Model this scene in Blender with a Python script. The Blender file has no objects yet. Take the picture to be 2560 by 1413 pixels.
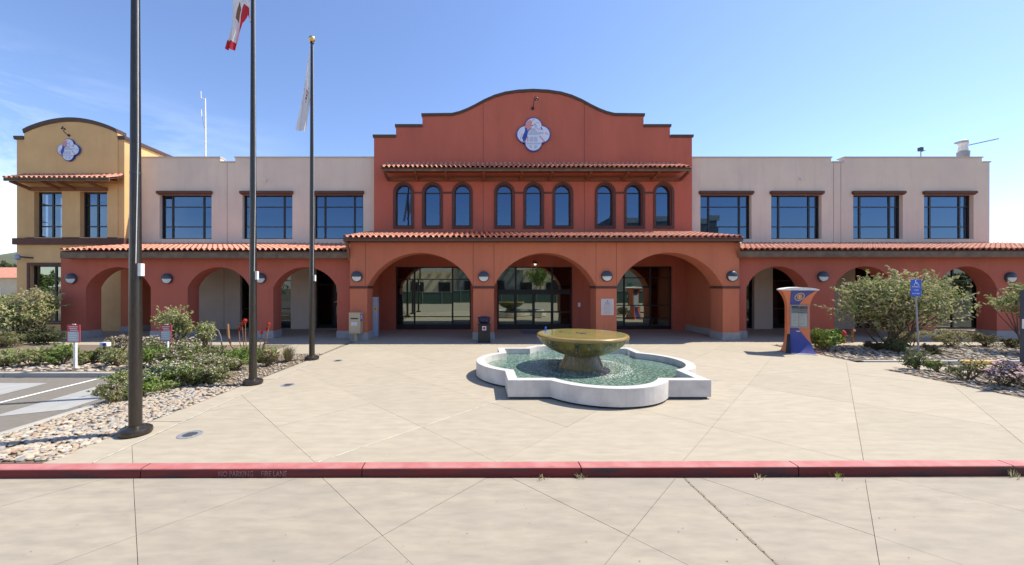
import bpy, bmesh, math, random
import numpy as np
from mathutils import Vector, Matrix, noise
from mathutils.geometry import tessellate_polygon
random.seed(7); rng = np.random.default_rng(7)
sc = bpy.context.scene
COL = sc.collection

# ------------------------------------------------------------------ camera, sky, sun, exposure
# survey frame: the lens stands at (0,0,2.6) looking along +Y; facade planes are parallel to X
F, PX, HY, H = 950.0, 1195.0, 716.0, 2.6
def X(x, D): return (x-PX)/F*D
def Z(y, D): return H+(HY-y)/F*D
cam = bpy.data.cameras.new('camera'); camo = bpy.data.objects.new('camera', cam); COL.objects.link(camo)
camo.location = (0, 0, H); camo.rotation_euler = (math.radians(90), 0, 0)
cam.sensor_width = 36; cam.lens = F/2560*36
cam.shift_x = (1280-PX)/2560; cam.shift_y = (HY-706.5)/2560
cam.clip_start = 0.05; cam.clip_end = 3000
sc.camera = camo
EL, AZ = math.radians(55), math.radians(15)      # sun height; its bearing from +X towards +Y
w = bpy.data.worlds.new('World'); sc.world = w; w.use_nodes = True
nt = w.node_tree; nt.nodes.clear()
N = nt.nodes.new; L = nt.links.new
out = N('ShaderNodeOutputWorld'); bg = N('ShaderNodeBackground'); sky = N('ShaderNodeTexSky')
sky.sky_type = 'NISHITA'; sky.sun_disc = False; sky.sun_elevation = EL
sky.sun_rotation = math.radians(90)-AZ
sky.altitude = 50; sky.air_density = 1.0; sky.dust_density = 0.25; sky.ozone_density = 2.5
bg.inputs['Strength'].default_value = 0.145
tc = N('ShaderNodeTexCoord'); sep = N('ShaderNodeSeparateXYZ'); L(tc.outputs['Generated'], sep.inputs[0])
mp = N('ShaderNodeMapping'); mp.inputs['Rotation'].default_value = (0.25, 0.45, 0.3); mp.inputs['Scale'].default_value = (1.2, 3.0, 7.0)
L(tc.outputs['Generated'], mp.inputs[0])
no = N('ShaderNodeTexNoise'); no.inputs['Scale'].default_value = 1.6; no.inputs['Detail'].default_value = 8; no.inputs['Roughness'].default_value = .62
no.inputs['Distortion'].default_value = .6
L(mp.outputs[0], no.inputs['Vector'])
cr = N('ShaderNodeValToRGB'); cr.color_ramp.elements[0].position = .38; cr.color_ramp.elements[1].position = .70
L(no.outputs['Fac'], cr.inputs[0])
big = N('ShaderNodeMapRange'); big.inputs['From Min'].default_value = -0.38; big.inputs['From Max'].default_value = -.68
L(sep.outputs['X'], big.inputs['Value'])                       # thin cirrus lies over the western sky
low = N('ShaderNodeMapRange'); low.inputs['From Min'].default_value = .40; low.inputs['From Max'].default_value = .08
L(sep.outputs['Z'], low.inputs['Value'])
m1 = N('ShaderNodeMath'); m1.operation = 'MULTIPLY'; L(cr.outputs[0], m1.inputs[0]); L(big.outputs[0], m1.inputs[1])
m2 = N('ShaderNodeMath'); m2.operation = 'MULTIPLY'; L(m1.outputs[0], m2.inputs[0]); L(low.outputs[0], m2.inputs[1])
mx = N('ShaderNodeMix'); mx.data_type = 'RGBA'; L(m2.outputs[0], mx.inputs['Factor'])
mx.inputs['B'].default_value = (4.3, 4.6, 4.9, 1)
tn = N('ShaderNodeMix'); tn.data_type = 'RGBA'; tn.blend_type = 'MULTIPLY'; tn.inputs['Factor'].default_value = 1
tn.inputs['B'].default_value = (.56, .565, .635, 1); L(sky.outputs[0], tn.inputs['A'])      # the camera's rendering of a clear blue sky
L(tn.outputs['Result'], mx.inputs['A']); L(mx.outputs['Result'], bg.inputs['Color']); L(bg.outputs[0], out.inputs[0])
sun = bpy.data.lights.new('sun', 'SUN'); sun.energy = 2.85; sun.angle = math.radians(.53); sun.color = (1, .93, .80)
suno = bpy.data.objects.new('sun', sun); COL.objects.link(suno)
sd = Vector((math.cos(EL)*math.cos(AZ), math.cos(EL)*math.sin(AZ), math.sin(EL)))
suno.rotation_euler = sd.to_track_quat('Z', 'Y').to_euler(); suno.location = sd*60
sc.view_settings.view_transform = 'Standard'; sc.view_settings.look = 'None'
sc.view_settings.exposure = 1.36; sc.view_settings.gamma = 1; sc.view_settings.use_curve_mapping = False
sc.cycles.max_bounces = 8; sc.cycles.transparent_max_bounces = 12

# ------------------------------------------------------------------ materials
def srgb(r, g, b):
    f = lambda c: (c/255/12.92) if c/255 <= .04045 else ((c/255+.055)/1.055)**2.4
    return (f(r), f(g), f(b))
def mat(name, col, rough=.8, col2=None, scale=3, bump=0, bscale=60, metal=0, spec=.4, stretch=(1, 1, 1), detail=5,
        lo=.35, hi=.7, col3=None, scale3=.4, amt3=.5, bdist=.01, rndv=0, streak=0, scol=(.1, .07, .06)):
    m = bpy.data.materials.new(name); m.use_nodes = True
    t = m.node_tree; n = t.nodes; l = t.links; p = n['Principled BSDF']
    p.inputs['Roughness'].default_value = rough; p.inputs['Metallic'].default_value = metal
    p.inputs['Specular IOR Level'].default_value = spec
    g = n.new('ShaderNodeNewGeometry'); mp = n.new('ShaderNodeMapping'); mp.inputs['Scale'].default_value = stretch
    l.new(g.outputs['Position'], mp.inputs[0])
    c4 = (*col, 1); last = None
    if col2 is not None:
        no = n.new('ShaderNodeTexNoise'); no.inputs['Scale'].default_value = scale; no.inputs['Detail'].default_value = detail
        no.inputs['Roughness'].default_value = .6
        l.new(mp.outputs[0], no.inputs['Vector'])
        r = n.new('ShaderNodeValToRGB'); r.color_ramp.elements[0].position = lo; r.color_ramp.elements[1].position = hi
        r.color_ramp.elements[0].color = c4; r.color_ramp.elements[1].color = (*col2, 1)
        l.new(no.outputs['Fac'], r.inputs[0]); last = r.outputs[0]
    else:
        rg = n.new('ShaderNodeRGB'); rg.outputs[0].default_value = c4; last = rg.outputs[0]
    if col3 is not None:
        no3 = n.new('ShaderNodeTexNoise'); no3.inputs['Scale'].default_value = scale3; no3.inputs['Detail'].default_value = 6
        l.new(mp.outputs[0], no3.inputs['Vector'])
        mr = n.new('ShaderNodeMapRange'); mr.inputs['From Min'].default_value = .45; mr.inputs['From Max'].default_value = .75
        mr.inputs['To Max'].default_value = amt3; l.new(no3.outputs['Fac'], mr.inputs['Value'])
        mm = n.new('ShaderNodeMix'); mm.data_type = 'RGBA'; l.new(mr.outputs[0], mm.inputs['Factor'])
        l.new(last, mm.inputs['A']); mm.inputs['B'].default_value = (*col3, 1); last = mm.outputs['Result']
    if streak:                                  # rain runs and grime, long and thin down the wall
        ms = n.new('ShaderNodeMapping'); ms.inputs['Scale'].default_value = (2.1, 2.1, .22); l.new(g.outputs['Position'], ms.inputs[0])
        ns = n.new('ShaderNodeTexNoise'); ns.inputs['Scale'].default_value = 1.5; ns.inputs['Detail'].default_value = 7; ns.inputs['Roughness'].default_value = .7; l.new(ms.outputs[0], ns.inputs['Vector'])
        sr = n.new('ShaderNodeMapRange'); sr.inputs['From Min'].default_value = .5; sr.inputs['From Max'].default_value = .82; sr.inputs['To Max'].default_value = streak; l.new(ns.outputs['Fac'], sr.inputs['Value'])
        sm = n.new('ShaderNodeMix'); sm.data_type = 'RGBA'; l.new(sr.outputs[0], sm.inputs['Factor']); l.new(last, sm.inputs['A']); sm.inputs['B'].default_value = (*scol, 1); last = sm.outputs['Result']
    if rndv:
        oi = n.new('ShaderNodeObjectInfo'); mr = n.new('ShaderNodeMapRange')
        mr.inputs['To Min'].default_value = 1-rndv; mr.inputs['To Max'].default_value = 1+rndv
        l.new(oi.outputs['Random'], mr.inputs['Value'])
        hs = n.new('ShaderNodeHueSaturation'); l.new(mr.outputs[0], hs.inputs['Value']); l.new(last, hs.inputs['Color']); last = hs.outputs[0]
    l.new(last, p.inputs['Base Color'])
    if bump:
        nb = n.new('ShaderNodeTexNoise'); nb.inputs['Scale'].default_value = bscale; nb.inputs['Detail'].default_value = 4
        l.new(g.outputs['Position'], nb.inputs['Vector'])
        b = n.new('ShaderNodeBump'); b.inputs['Strength'].default_value = bump; b.inputs['Distance'].default_value = bdist
        l.new(nb.outputs['Fac'], b.inputs['Height']); l.new(b.outputs[0], p.inputs['Normal'])
    return m
def leafmat(name, c1, c2, scale=6, trans=.35, c3=None):
    m = mat(name, c1, .6, c2, scale=scale, detail=3, lo=.38, hi=.62, spec=.25, col3=c3, scale3=1.3, amt3=.8)
    t = m.node_tree; n = t.nodes; l = t.links; p = n['Principled BSDF']
    tr = n.new('ShaderNodeBsdfTranslucent'); ms = n.new('ShaderNodeMixShader'); ms.inputs[0].default_value = trans
    l.new(p.inputs['Base Color'].links[0].from_socket, tr.inputs[0])
    l.new(p.outputs[0], ms.inputs[1]); l.new(tr.outputs[0], ms.inputs[2])
    l.new(ms.outputs[0], n['Material Output'].inputs[0]); return m
def glassmat(name, tint, refl, gcol=(.9, .95, 1), wavy=.0):
    m = bpy.data.materials.new(name); m.use_nodes = True
    t = m.node_tree; n = t.nodes; l = t.links; n.remove(n['Principled BSDF'])
    tr = n.new('ShaderNodeBsdfTransparent'); tr.inputs[0].default_value = (*tint, 1)
    gl = n.new('ShaderNodeBsdfGlossy'); gl.inputs['Roughness'].default_value = .008; gl.inputs['Color'].default_value = (*gcol, 1)
    lw = n.new('ShaderNodeFresnel'); lw.inputs[0].default_value = 1.5
    ad = n.new('ShaderNodeMath'); ad.operation = 'ADD'; ad.inputs[1].default_value = refl; ad.use_clamp = True
    l.new(lw.outputs[0], ad.inputs[0])
    if wavy:
        g = n.new('ShaderNodeNewGeometry'); nb = n.new('ShaderNodeTexNoise'); nb.inputs['Scale'].default_value = 1.1; nb.inputs['Detail'].default_value = 1
        l.new(g.outputs['Position'], nb.inputs['Vector'])
        b = n.new('ShaderNodeBump'); b.inputs['Strength'].default_value = wavy; b.inputs['Distance'].default_value = .02
        l.new(nb.outputs['Fac'], b.inputs['Height']); l.new(b.outputs[0], gl.inputs['Normal'])
    ms = n.new('ShaderNodeMixShader'); l.new(ad.outputs[0], ms.inputs[0]); l.new(tr.outputs[0], ms.inputs[1]); l.new(gl.outputs[0], ms.inputs[2])
    l.new(ms.outputs[0], n['Material Output'].inputs[0]); return m
def emitmat(name, col, s):
    m = mat(name, col); p = m.node_tree.nodes['Principled BSDF']
    p.inputs['Emission Color'].default_value = (*col, 1); p.inputs['Emission Strength'].default_value = s; return m
M = {}
M['red'] = mat('terracotta_stucco', (.62, .19, .095), .9, (.55, .168, .085), streak=.26, scol=(.26, .07, .05), scale=.9, bump=.35, bscale=90, col3=(.40, .11, .075), scale3=.35, amt3=.4, stretch=(1, 1, .35), bdist=.006)
M['brick'] = mat('brick_red_stucco', (.53, .138, .085), .9, (.46, .12, .074), streak=.26, scol=(.26, .07, .05), scale=.9, bump=.35, bscale=90, col3=(.40, .11, .075), scale3=.35, amt3=.4, stretch=(1, 1, .35), bdist=.006)
M['redband'] = mat('brown_trim_paint', (.125, .05, .036), .75, (.095, .04, .03), scale=4, bump=.1)
M['cap'] = mat('dark_brown_cap_metal', (.085, .05, .038), .55, (.065, .042, .034), scale=3, metal=.0)
M['beige'] = mat('beige_stucco', (.72, .60, .47), .9, (.67, .555, .435), streak=.24, scol=(.36, .3, .26), scale=.8, bump=.3, bscale=90, col3=(.54, .46, .40), scale3=.3, amt3=.5, bdist=.006)
M['coping'] = mat('pale_coping', (.50, .46, .40), .7)
M['must'] = mat('mustard_stucco', (.72, .45, .20), .9, (.65, .40, .175), streak=.2, scol=(.35, .2, .1), scale=.9, bump=.3, bscale=90, col3=(.44, .26, .12), scale3=.4, amt3=.5, bdist=.006)
M['plinth'] = mat('grey_concrete_plinth', (.40, .385, .37), .85, (.33, .32, .31), scale=5, bump=.2, bscale=50)
M['conc'] = mat('beige_paving_concrete', (.402, .348, .262), .85, (.33, .288, .222), scale=4.5, bump=.3, bscale=120, detail=10, col3=(.335, .29, .22), scale3=.5, amt3=.5, stretch=(.5, 1.6, 1), bdist=.004, rndv=.035)
M['roadc'] = mat('pale_road_concrete', (.352, .306, .238), .85, (.27, .237, .188), scale=5, bump=.35, bscale=110, detail=12, col3=(.285, .255, .21), scale3=.7, amt3=.6, stretch=(.45, 1.5, 1), bdist=.004, rndv=.025)
M['joint'] = mat('dirty_joint_filler', (.27, .22, .16), .95, (.2, .16, .12), scale=9)
M['whitejoint'] = mat('white_joint_sealant', (.60, .57, .5), .8, (.42, .37, .29), scale=6, lo=.45, hi=.6)
M['asph'] = mat('grey_asphalt', (.20, .18, .15), .95, (.165, .147, .125), scale=8, bump=.5, bscale=220, col3=(.19, .175, .15), scale3=.5, amt3=.5)
M['lightconc'] = mat('light_concrete_panel', (.36, .355, .34), .85, (.30, .30, .29), scale=3, bump=.2)
M['kerbgrey'] = mat('grey_kerb', (.42, .395, .35), .85, (.34, .32, .29), scale=4, bump=.2, bscale=70)
M['kerbredshade'] = mat('shaded_red_kerb_paint', (.20, .03, .028), .75, (.14, .022, .022), scale=2.2, bump=.25, bscale=60, col3=(.055, .035, .035), scale3=2.6, amt3=1.3, stretch=(.5, 1, 3.5), hi=.62)  # kerb face: its shade is put into the darker red; scuffs are dirt
M['kerbyellow'] = mat('yellow_kerb_paint', (.75, .47, .08), .7, (.62, .38, .08), scale=5)
M['white'] = mat('white_paint', (.78, .77, .74), .7, (.66, .65, .62), scale=8)
M['soil'] = mat('dry_gravel_soil', (.20, .155, .11), .95, (.12, .095, .07), scale=14, bump=.6, bscale=60)
M['ground'] = mat('far_ground', (.30, .26, .19), .95, (.2, .19, .12), scale=.05)
M['tile'] = mat('clay_roof_tile', (.56, .235, .15), .8, (.42, .16, .105), scale=3.3, bump=.2, bscale=50, col3=(.62, .36, .26), scale3=5, amt3=.7, detail=2, rndv=.22)
M['tiledark'] = mat('dark_mortar_underlay', (.10, .045, .03), .95)  # dark brown deck below the tiles
M['fascia'] = mat('weathered_fascia_wood', (.20, .13, .085), .85, (.12, .085, .06), scale=4, stretch=(1, 1, 1), bump=.3, bscale=30, col3=(.26, .19, .12), scale3=2.2, amt3=.8)
M['fasciab'] = mat('brown_gutter_paint', (.17, .07, .045), .6, (.14, .06, .04), scale=2)
M['timber'] = mat('stained_timber', (.24, .095, .045), .7, (.17, .065, .035), scale=6, stretch=(1, .4, 4), bump=.2)
M['timbery'] = mat('honey_timber', (.42, .22, .09), .7, (.3, .15, .06), scale=6, bump=.2)
M['frame'] = mat('black_window_frame', (.013, .013, .016), .4, (.022, .021, .024), scale=6)
M['glassup'] = glassmat('tinted_window_glass', (.16, .2, .26), .15, (.42, .66, 1), wavy=.03)
M['glasslow'] = glassmat('storefront_glass', (.22, .25, .24), .27, (.85, .95, .80), wavy=.03)
M['inside'] = mat('dim_room_surface', (.10, .10, .11), .9, (.07, .07, .08), scale=1)
M['panel'] = emitmat('ceiling_light_panel', (.9, 1, .97), 1.3)
M['glassdark'] = glassmat('shaded_door_glass', (.16, .16, .18), .05, (.8, .9, .95), wavy=.03)
M['pole'] = mat('bronze_pole_metal', (.085, .074, .062), .33, (.06, .054, .047), scale=30, metal=.75, bump=.05, bscale=300, spec=.5, stretch=(1, 1, .2))
M['gold'] = mat('gold_leaf_ball', (.75, .5, .2), .3, metal=.9)
M['lampdark'] = mat('slate_lamp_metal', (.055, .065, .085), .5)
M['lampglass'] = mat('frosted_lamp_glass', (.72, .70, .66), .5)
M['fwall'] = mat('fountain_concrete', (.70, .66, .60), .8, (.60, .565, .52), scale=2.5, bump=.25, bscale=60, streak=.35, scol=(.3, .28, .25), col3=(.44, .41, .38), scale3=3, amt3=.6, bdist=.006)
M['fcap'] = mat('fountain_coping_concrete', (.52, .505, .48), .75, (.46, .445, .425), scale=4, bump=.12)
M['dark'] = mat('dark_recess', (.03, .03, .03), .9)
M['black'] = mat('black_plastic', (.02, .02, .023), .45, (.03, .03, .033), scale=5)
M['navy'] = mat('navy_plastic', (.012, .024, .07), .35)
M['grey'] = mat('galvanised_grey', (.33, .34, .36), .5, (.27, .28, .3), scale=6, metal=.3)
M['bluegrey'] = mat('blue_grey_metal', (.36, .42, .52), .45, (.32, .38, .48), scale=2, metal=.1)
M['tan'] = mat('tan_box_paint', (.52, .42, .27), .6, (.46, .37, .24), scale=3, bump=.05)
M['paper'] = mat('white_paper', (.8, .8, .82), .8)
M['ink'] = mat('grey_print', (.22, .22, .25), .8)
M['blueink'] = mat('blue_print', (.05, .08, .42), .7)
M['signblue'] = mat('sign_blue', (.03, .11, .55), .5)
M['orange'] = mat('kiosk_orange', (.68, .20, .085), .45, (.6, .18, .08), scale=3)
M['violet'] = mat('kiosk_blue', (.055, .06, .23), .4, (.065, .075, .26), scale=3)
M['signred'] = mat('sign_red', (.5, .07, .08), .6, (.42, .06, .07), scale=10)
M['hydrant'] = mat('hydrant_red', (.62, .05, .05), .5)
M['yellow'] = mat('yellow_plate', (.75, .45, .03), .6)
M['mat'] = mat('grey_blue_doormat', (.22, .24, .29), .95, (.18, .2, .25), scale=20)
M['drain'] = mat('cast_iron_cover', (.16, .165, .17), .5, (.1, .105, .11), scale=12, metal=.5)
M['salmon'] = mat('salmon_print', (.66, .27, .25), .6)
M['pinkp'] = mat('rose_print', (.66, .33, .42), .6)
M['bluep'] = mat('royal_print', (.04, .08, .34), .6)
M['lilac'] = mat('pale_lilac_enamel', (.66, .70, .82), .4, (.62, .7, .8), scale=2)
M['greyp'] = mat('dove_print', (.45, .5, .62), .6)
M['bark'] = mat('shrub_bark', (.17, .12, .08), .9, (.1, .07, .05), scale=15, bump=.5)
M['olive'] = leafmat('olive_leaf', (.33, .33, .15), (.52, .49, .27), 7, c3=(.50, .40, .26))
M['green'] = leafmat('green_leaf', (.12, .20, .05), (.27, .35, .10), 7, c3=(.28, .27, .12))
M['lime'] = leafmat('lime_leaf', (.13, .22, .035), (.28, .36, .08), 7)
M['drab'] = leafmat('drab_leaf', (.24, .19, .10), (.15, .16, .065), 8, c3=(.33, .26, .16))
M['deep'] = leafmat('dark_leaf', (.07, .09, .035), (.13, .14, .065), 6, c3=(.13, .11, .07))
M['pinkfl'] = leafmat('pink_petal', (.66, .42, .46), (.8, .62, .64), 9)
M['whitefl'] = leafmat('pale_petal', (.78, .68, .68), (.7, .5, .55), 9)
M['redfl'] = leafmat('coral_petal', (.78, .10, .06), (.6, .07, .05), 12)
M['stalk'] = mat('dry_stalk', (.30, .16, .08), .9)
M['hill'] = mat('wooded_hill', (.10, .12, .07), .95, (.045, .06, .03), scale=.12, col3=(.2, .19, .12), scale3=.03, amt3=.6)
M['cream'] = mat('cream_wall', (.6, .52, .38), .9, (.54, .46, .34), scale=1)
M['fence'] = mat('green_screen_mesh', (.06, .10, .08), .8, (.04, .08, .065), scale=2, stretch=(2, 2, .3))
M['slate'] = mat('grey_ribbed_cladding', (.20, .215, .21), .7, (.15, .16, .16), scale=2)

# ------------------------------------------------------------------ mesh helpers
WL = {}                                        # world position of every parent
def wl(o): return WL.get(o.name, Vector((0, 0, 0))) if o else Vector((0, 0, 0))
def thing(name, label, cat, loc=(0, 0, 0), group=None):
    o = bpy.data.objects.new(name, None); COL.objects.link(o); o.location = loc; o.empty_display_size = .2
    WL[o.name] = Vector(loc); tag(o, label, cat, group); return o
def tag(o, label=None, cat=None, group=None, kind=None):
    for k, v in (('label', label), ('category', cat), ('group', group), ('kind', kind)):
        if v: o[k] = v
    return o
class MB:
    def __init__(s): s.v = []; s.f = []
    def add(s, vs, fs):
        b = len(s.v); s.v += [tuple(p) for p in vs]; s.f += [tuple(i+b for i in f) for f in fs]; return s
    def box(s, x0, x1, y0, y1, z0, z1):
        return s.add([(x0,y0,z0),(x1,y0,z0),(x1,y1,z0),(x0,y1,z0),(x0,y0,z1),(x1,y0,z1),(x1,y1,z1),(x0,y1,z1)],
            [(0,3,2,1),(4,5,6,7),(0,1,5,4),(1,2,6,5),(2,3,7,6),(3,0,4,7)])
    def bbox(s, x0, x1, y0, y1, z0, z1, b=.02):     # box with chamfered edges
        bm = bmesh.new(); bmesh.ops.create_cube(bm, size=1)
        for v in bm.verts: v.co = Vector(((x0+x1)/2+v.co.x*(x1-x0), (y0+y1)/2+v.co.y*(y1-y0), (z0+z1)/2+v.co.z*(z1-z0)))
        bmesh.ops.bevel(bm, geom=bm.edges[:], offset=b, segments=2, affect='EDGES', profile=.7)
        return s.bm(bm)
    def bm(s, bm):
        bm.verts.index_update()
        s.add([v.co[:] for v in bm.verts], [[v.index for v in f.verts] for f in bm.faces]); bm.free(); return s
    def sheet(s, pts, z): return s.add([(p[0], p[1], z) for p in pts], [tuple(range(len(pts)))])
    def beam(s, a, b, w, h):                        # rectangular bar from a to b
        a = Vector(a); b = Vector(b); d = (b-a).normalized(); up = Vector((0, 0, 1))
        if abs(d.z) > .95: up = Vector((0, 1, 0))
        sx = d.cross(up).normalized()*(w/2); sy = sx.cross(d).normalized()*(h/2)
        q = [a-sx-sy, a+sx-sy, a+sx+sy, a-sx+sy, b-sx-sy, b+sx-sy, b+sx+sy, b-sx+sy]
        return s.add(q, [(0,3,2,1),(4,5,6,7),(0,1,5,4),(1,2,6,5),(2,3,7,6),(3,0,4,7)])
    def tube(s, pts, r, n=10, cap=True):
        pts = [Vector(p) for p in pts]; rs = r if isinstance(r, (list, tuple)) else [r]*len(pts); b = []; vs = []
        for i, p in enumerate(pts):
            d = (pts[min(i+1, len(pts)-1)]-pts[max(i-1, 0)]).normalized()
            u = d.orthogonal().normalized() if i == 0 else (u-d*u.dot(d)).normalized()
            v = d.cross(u)
            vs += [p+(u*math.cos(2*math.pi*k/n)+v*math.sin(2*math.pi*k/n))*rs[i] for k in range(n)]
        fs = [(i*n+k, i*n+(k+1) % n, (i+1)*n+(k+1) % n, (i+1)*n+k) for i in range(len(pts)-1) for k in range(n)]
        if cap: fs += [tuple(range(n-1, -1, -1)), tuple(range((len(pts)-1)*n, len(pts)*n))]
        return s.add(vs, fs)
    def lathe(s, prof, c=(0, 0, 0), n=32, squash=1):
        vs = [(c[0]+r*math.cos(2*math.pi*k/n), c[1]+r*squash*math.sin(2*math.pi*k/n), c[2]+z) for r, z in prof for k in range(n)]
        fs = [(i*n+k, i*n+(k+1) % n, (i+1)*n+(k+1) % n, (i+1)*n+k) for i in range(len(prof)-1) for k in range(n)]
        if prof[0][0] > 1e-4: fs.append(tuple(range(n-1, -1, -1)))
        if prof[-1][0] > 1e-4: fs.append(tuple(range((len(prof)-1)*n, len(prof)*n)))
        return s.add(vs, fs)
    def disk(s, cx, y, cz, r, t, n=28, a0=0, a1=2*math.pi):      # disc facing -Y
        pts = [(cx+r*math.cos(a0+(a1-a0)*k/n), cz+r*math.sin(a0+(a1-a0)*k/n)) for k in range(n if a1-a0 > 6.28 else n+1)]
        return s.plate(pts, [], y, y+t)
    def plate(s, outer, holes, y0, y1):             # XZ outline with holes, extruded from y0 to y1
        loops = [outer]+list(holes); allp = [p for l in loops for p in l]
        tris = tessellate_polygon([[Vector((p[0], p[1], 0)) for p in l] for l in loops])
        n = len(allp); vs = [(p[0], y0, p[1]) for p in allp]+[(p[0], y1, p[1]) for p in allp]; fs = []
        for t in tris:
            a, b, c = [Vector(allp[i]) for i in t]
            if (b-a).cross(c-a) < 0: t = t[::-1]
            fs.append(tuple(t)); fs.append(tuple(i+n for i in reversed(t)))
        k = 0
        for li, l in enumerate(loops):
            m = len(l); ar = sum(l[i][0]*l[(i+1) % m][1]-l[(i+1) % m][0]*l[i][1] for i in range(m))
            for i in range(m):
                a, b = k+i, k+(i+1) % m
                q = (a, a+n, b+n, b) if (ar > 0) == (li == 0) else (b, b+n, a+n, a)
                fs.append(q)
            k += m
        return s.add(vs, fs)
    def prism(s, poly, z0, z1):                     # XY outline extruded up
        n = len(poly); ar = sum(poly[i][0]*poly[(i+1) % n][1]-poly[(i+1) % n][0]*poly[i][1] for i in range(n))
        if ar < 0: poly = poly[::-1]
        return s.add([(*p, z0) for p in poly]+[(*p, z1) for p in poly],
            [tuple(range(n-1, -1, -1)), tuple(range(n, 2*n))]+[(i, (i+1) % n, n+(i+1) % n, n+i) for i in range(n)])
    def xsec(s, prof, x0, x1):                      # YZ outline swept along X
        n = len(prof)
        return s.add([(x0, *p) for p in prof]+[(x1, *p) for p in prof],
            [tuple(range(n)), tuple(range(2*n-1, n-1, -1))]+[(i, n+i, n+(i+1) % n, (i+1) % n) for i in range(n)])
def obj(name, mb, m, parent=None, smooth=False, kind=None, autos=False):
    me = bpy.data.meshes.new(name); off = wl(parent)
    v = mb.v if isinstance(mb, MB) else mb[0]; f = mb.f if isinstance(mb, MB) else mb[1]
    if parent is not None and off.length > 0: v = [(p[0]-off.x, p[1]-off.y, p[2]-off.z) for p in v]
    me.from_pydata(v, [], f); me.materials.append(m)
    if smooth: me.polygons.foreach_set('use_smooth', [True]*len(me.polygons))
    if autos:
        me.polygons.foreach_set('use_smooth', [True]*len(me.polygons)); me.set_sharp_from_angle(angle=math.radians(35))
    o = bpy.data.objects.new(name, me); COL.objects.link(o)
    if parent is not None: o.parent = parent; WL[o.name] = off
    else: WL[o.name] = Vector((0, 0, 0))
    if kind: o['kind'] = kind
    return o
def copy_thing(src, loc, label, group=None):
    def rec(o, par):
        c = o.copy(); COL.objects.link(c); c.parent = par
        for ch in [q for q in bpy.data.objects if q.parent == o and q != c]: rec(ch, c)
        return c
    c = rec(src, None); c.location = loc; c['label'] = label
    if group: c['group'] = group
    return c
def npmesh(name, v, fidx, m, parent=None, kind=None, smooth=False):      # uniform-size faces from numpy
    me = bpy.data.meshes.new(name); v = np.asarray(v, dtype=np.float32); off = wl(parent)
    v = v-np.array(off, dtype=np.float32); nf, k = fidx.shape
    me.vertices.add(len(v)); me.vertices.foreach_set('co', v.ravel())
    me.loops.add(nf*k); me.loops.foreach_set('vertex_index', fidx.ravel().astype(np.int32))
    me.polygons.add(nf); me.polygons.foreach_set('loop_start', np.arange(0, nf*k, k, dtype=np.int32))
    me.update(calc_edges=True); me.validate(); me.materials.append(m)
    if smooth: me.polygons.foreach_set('use_smooth', [True]*nf)
    o = bpy.data.objects.new(name, me); COL.objects.link(o)
    if parent is not None: o.parent = parent
    WL[o.name] = off
    if kind: o['kind'] = kind
    return o
# ------------------------------------------------------------------ ground, paving, kerbs, beds
def structure(name, mb, m, label, cat='ground'):
    return tag(obj(name, mb, m), label, None, None, 'structure')
structure('ground', MB().sheet([(-900, -900), (900, -900), (900, 900), (-900, 900)], -.30), M['ground'], 'dry flat ground stretching away to the horizon')
YK = lambda x: 5.44+.008*x                      # front face of the red kerb
plaza = structure('plaza', MB().sheet([(-6.25, 5.5), (12.66, 5.5), (12.66, 22.9), (-6.0, 22.9)], -.022), M['joint'], 'sunlit beige concrete plaza scored with diagonal joints')
road = structure('road', MB().sheet([(-60, -30), (60, -30), (60, 5.5), (-60, 5.5)], -.147), M['joint'], 'pale concrete roadway in front of the red kerb')
def clip(poly, nx, ny, d):                       # keep nx*x+ny*y <= d
    o = []
    for i in range(len(poly)):
        a, b = poly[i], poly[(i+1) % len(poly)]
        da, db = nx*a[0]+ny*a[1]-d, nx*b[0]+ny*b[1]-d
        if da <= 0: o.append(a)
        if da*db < 0: t = da/(da-db); o.append((a[0]+(b[0]-a[0])*t, a[1]+(b[1]-a[1])*t))
    return o
SL, P0, YB = 1.07, 2.69, 5.7
def lattice(parent, region, z, m, gap=.0035, extra=()):
    k = 0
    for i in range(-16, 17):
        for j in range(-16, 17):
            u0, u1 = .4+P0*i+gap, .4+P0*(i+1)-gap; v0, v1 = .2+P0*j+gap, .2+P0*(j+1)-gap
            pt = lambda u, v: ((u+v)/2, YB+(v-u)/2*SL)
            polys = [[pt(u0, v0), pt(u1, v0), pt(u1, v1), pt(u0, v1)]]
            for (nx, ny, d) in extra:
                polys = [q for p in polys for q in (clip(p, nx, ny, d-.012), clip(p, -nx, -ny, -d-.012)) if len(q) > 2]
            for p in polys:
                for hp in region:
                    p = clip(p, *hp)
                    if len(p) < 3: break
                if len(p) < 3: continue
                ar = abs(sum(p[a][0]*p[(a+1) % len(p)][1]-p[(a+1) % len(p)][0]*p[a][1] for a in range(len(p))))/2
                if ar < .01: continue
                dz = random.uniform(-.0012, .0012)
                obj('slab', MB().prism(p, z-.03, z+dz), m, parent); k += 1
    return k
lattice(plaza, [(-1, 0, 5.655), (1, 0, 12.65), (.008, -1, -5.625), (0, 1, 18.0)], 0, M['conc'])
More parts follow.
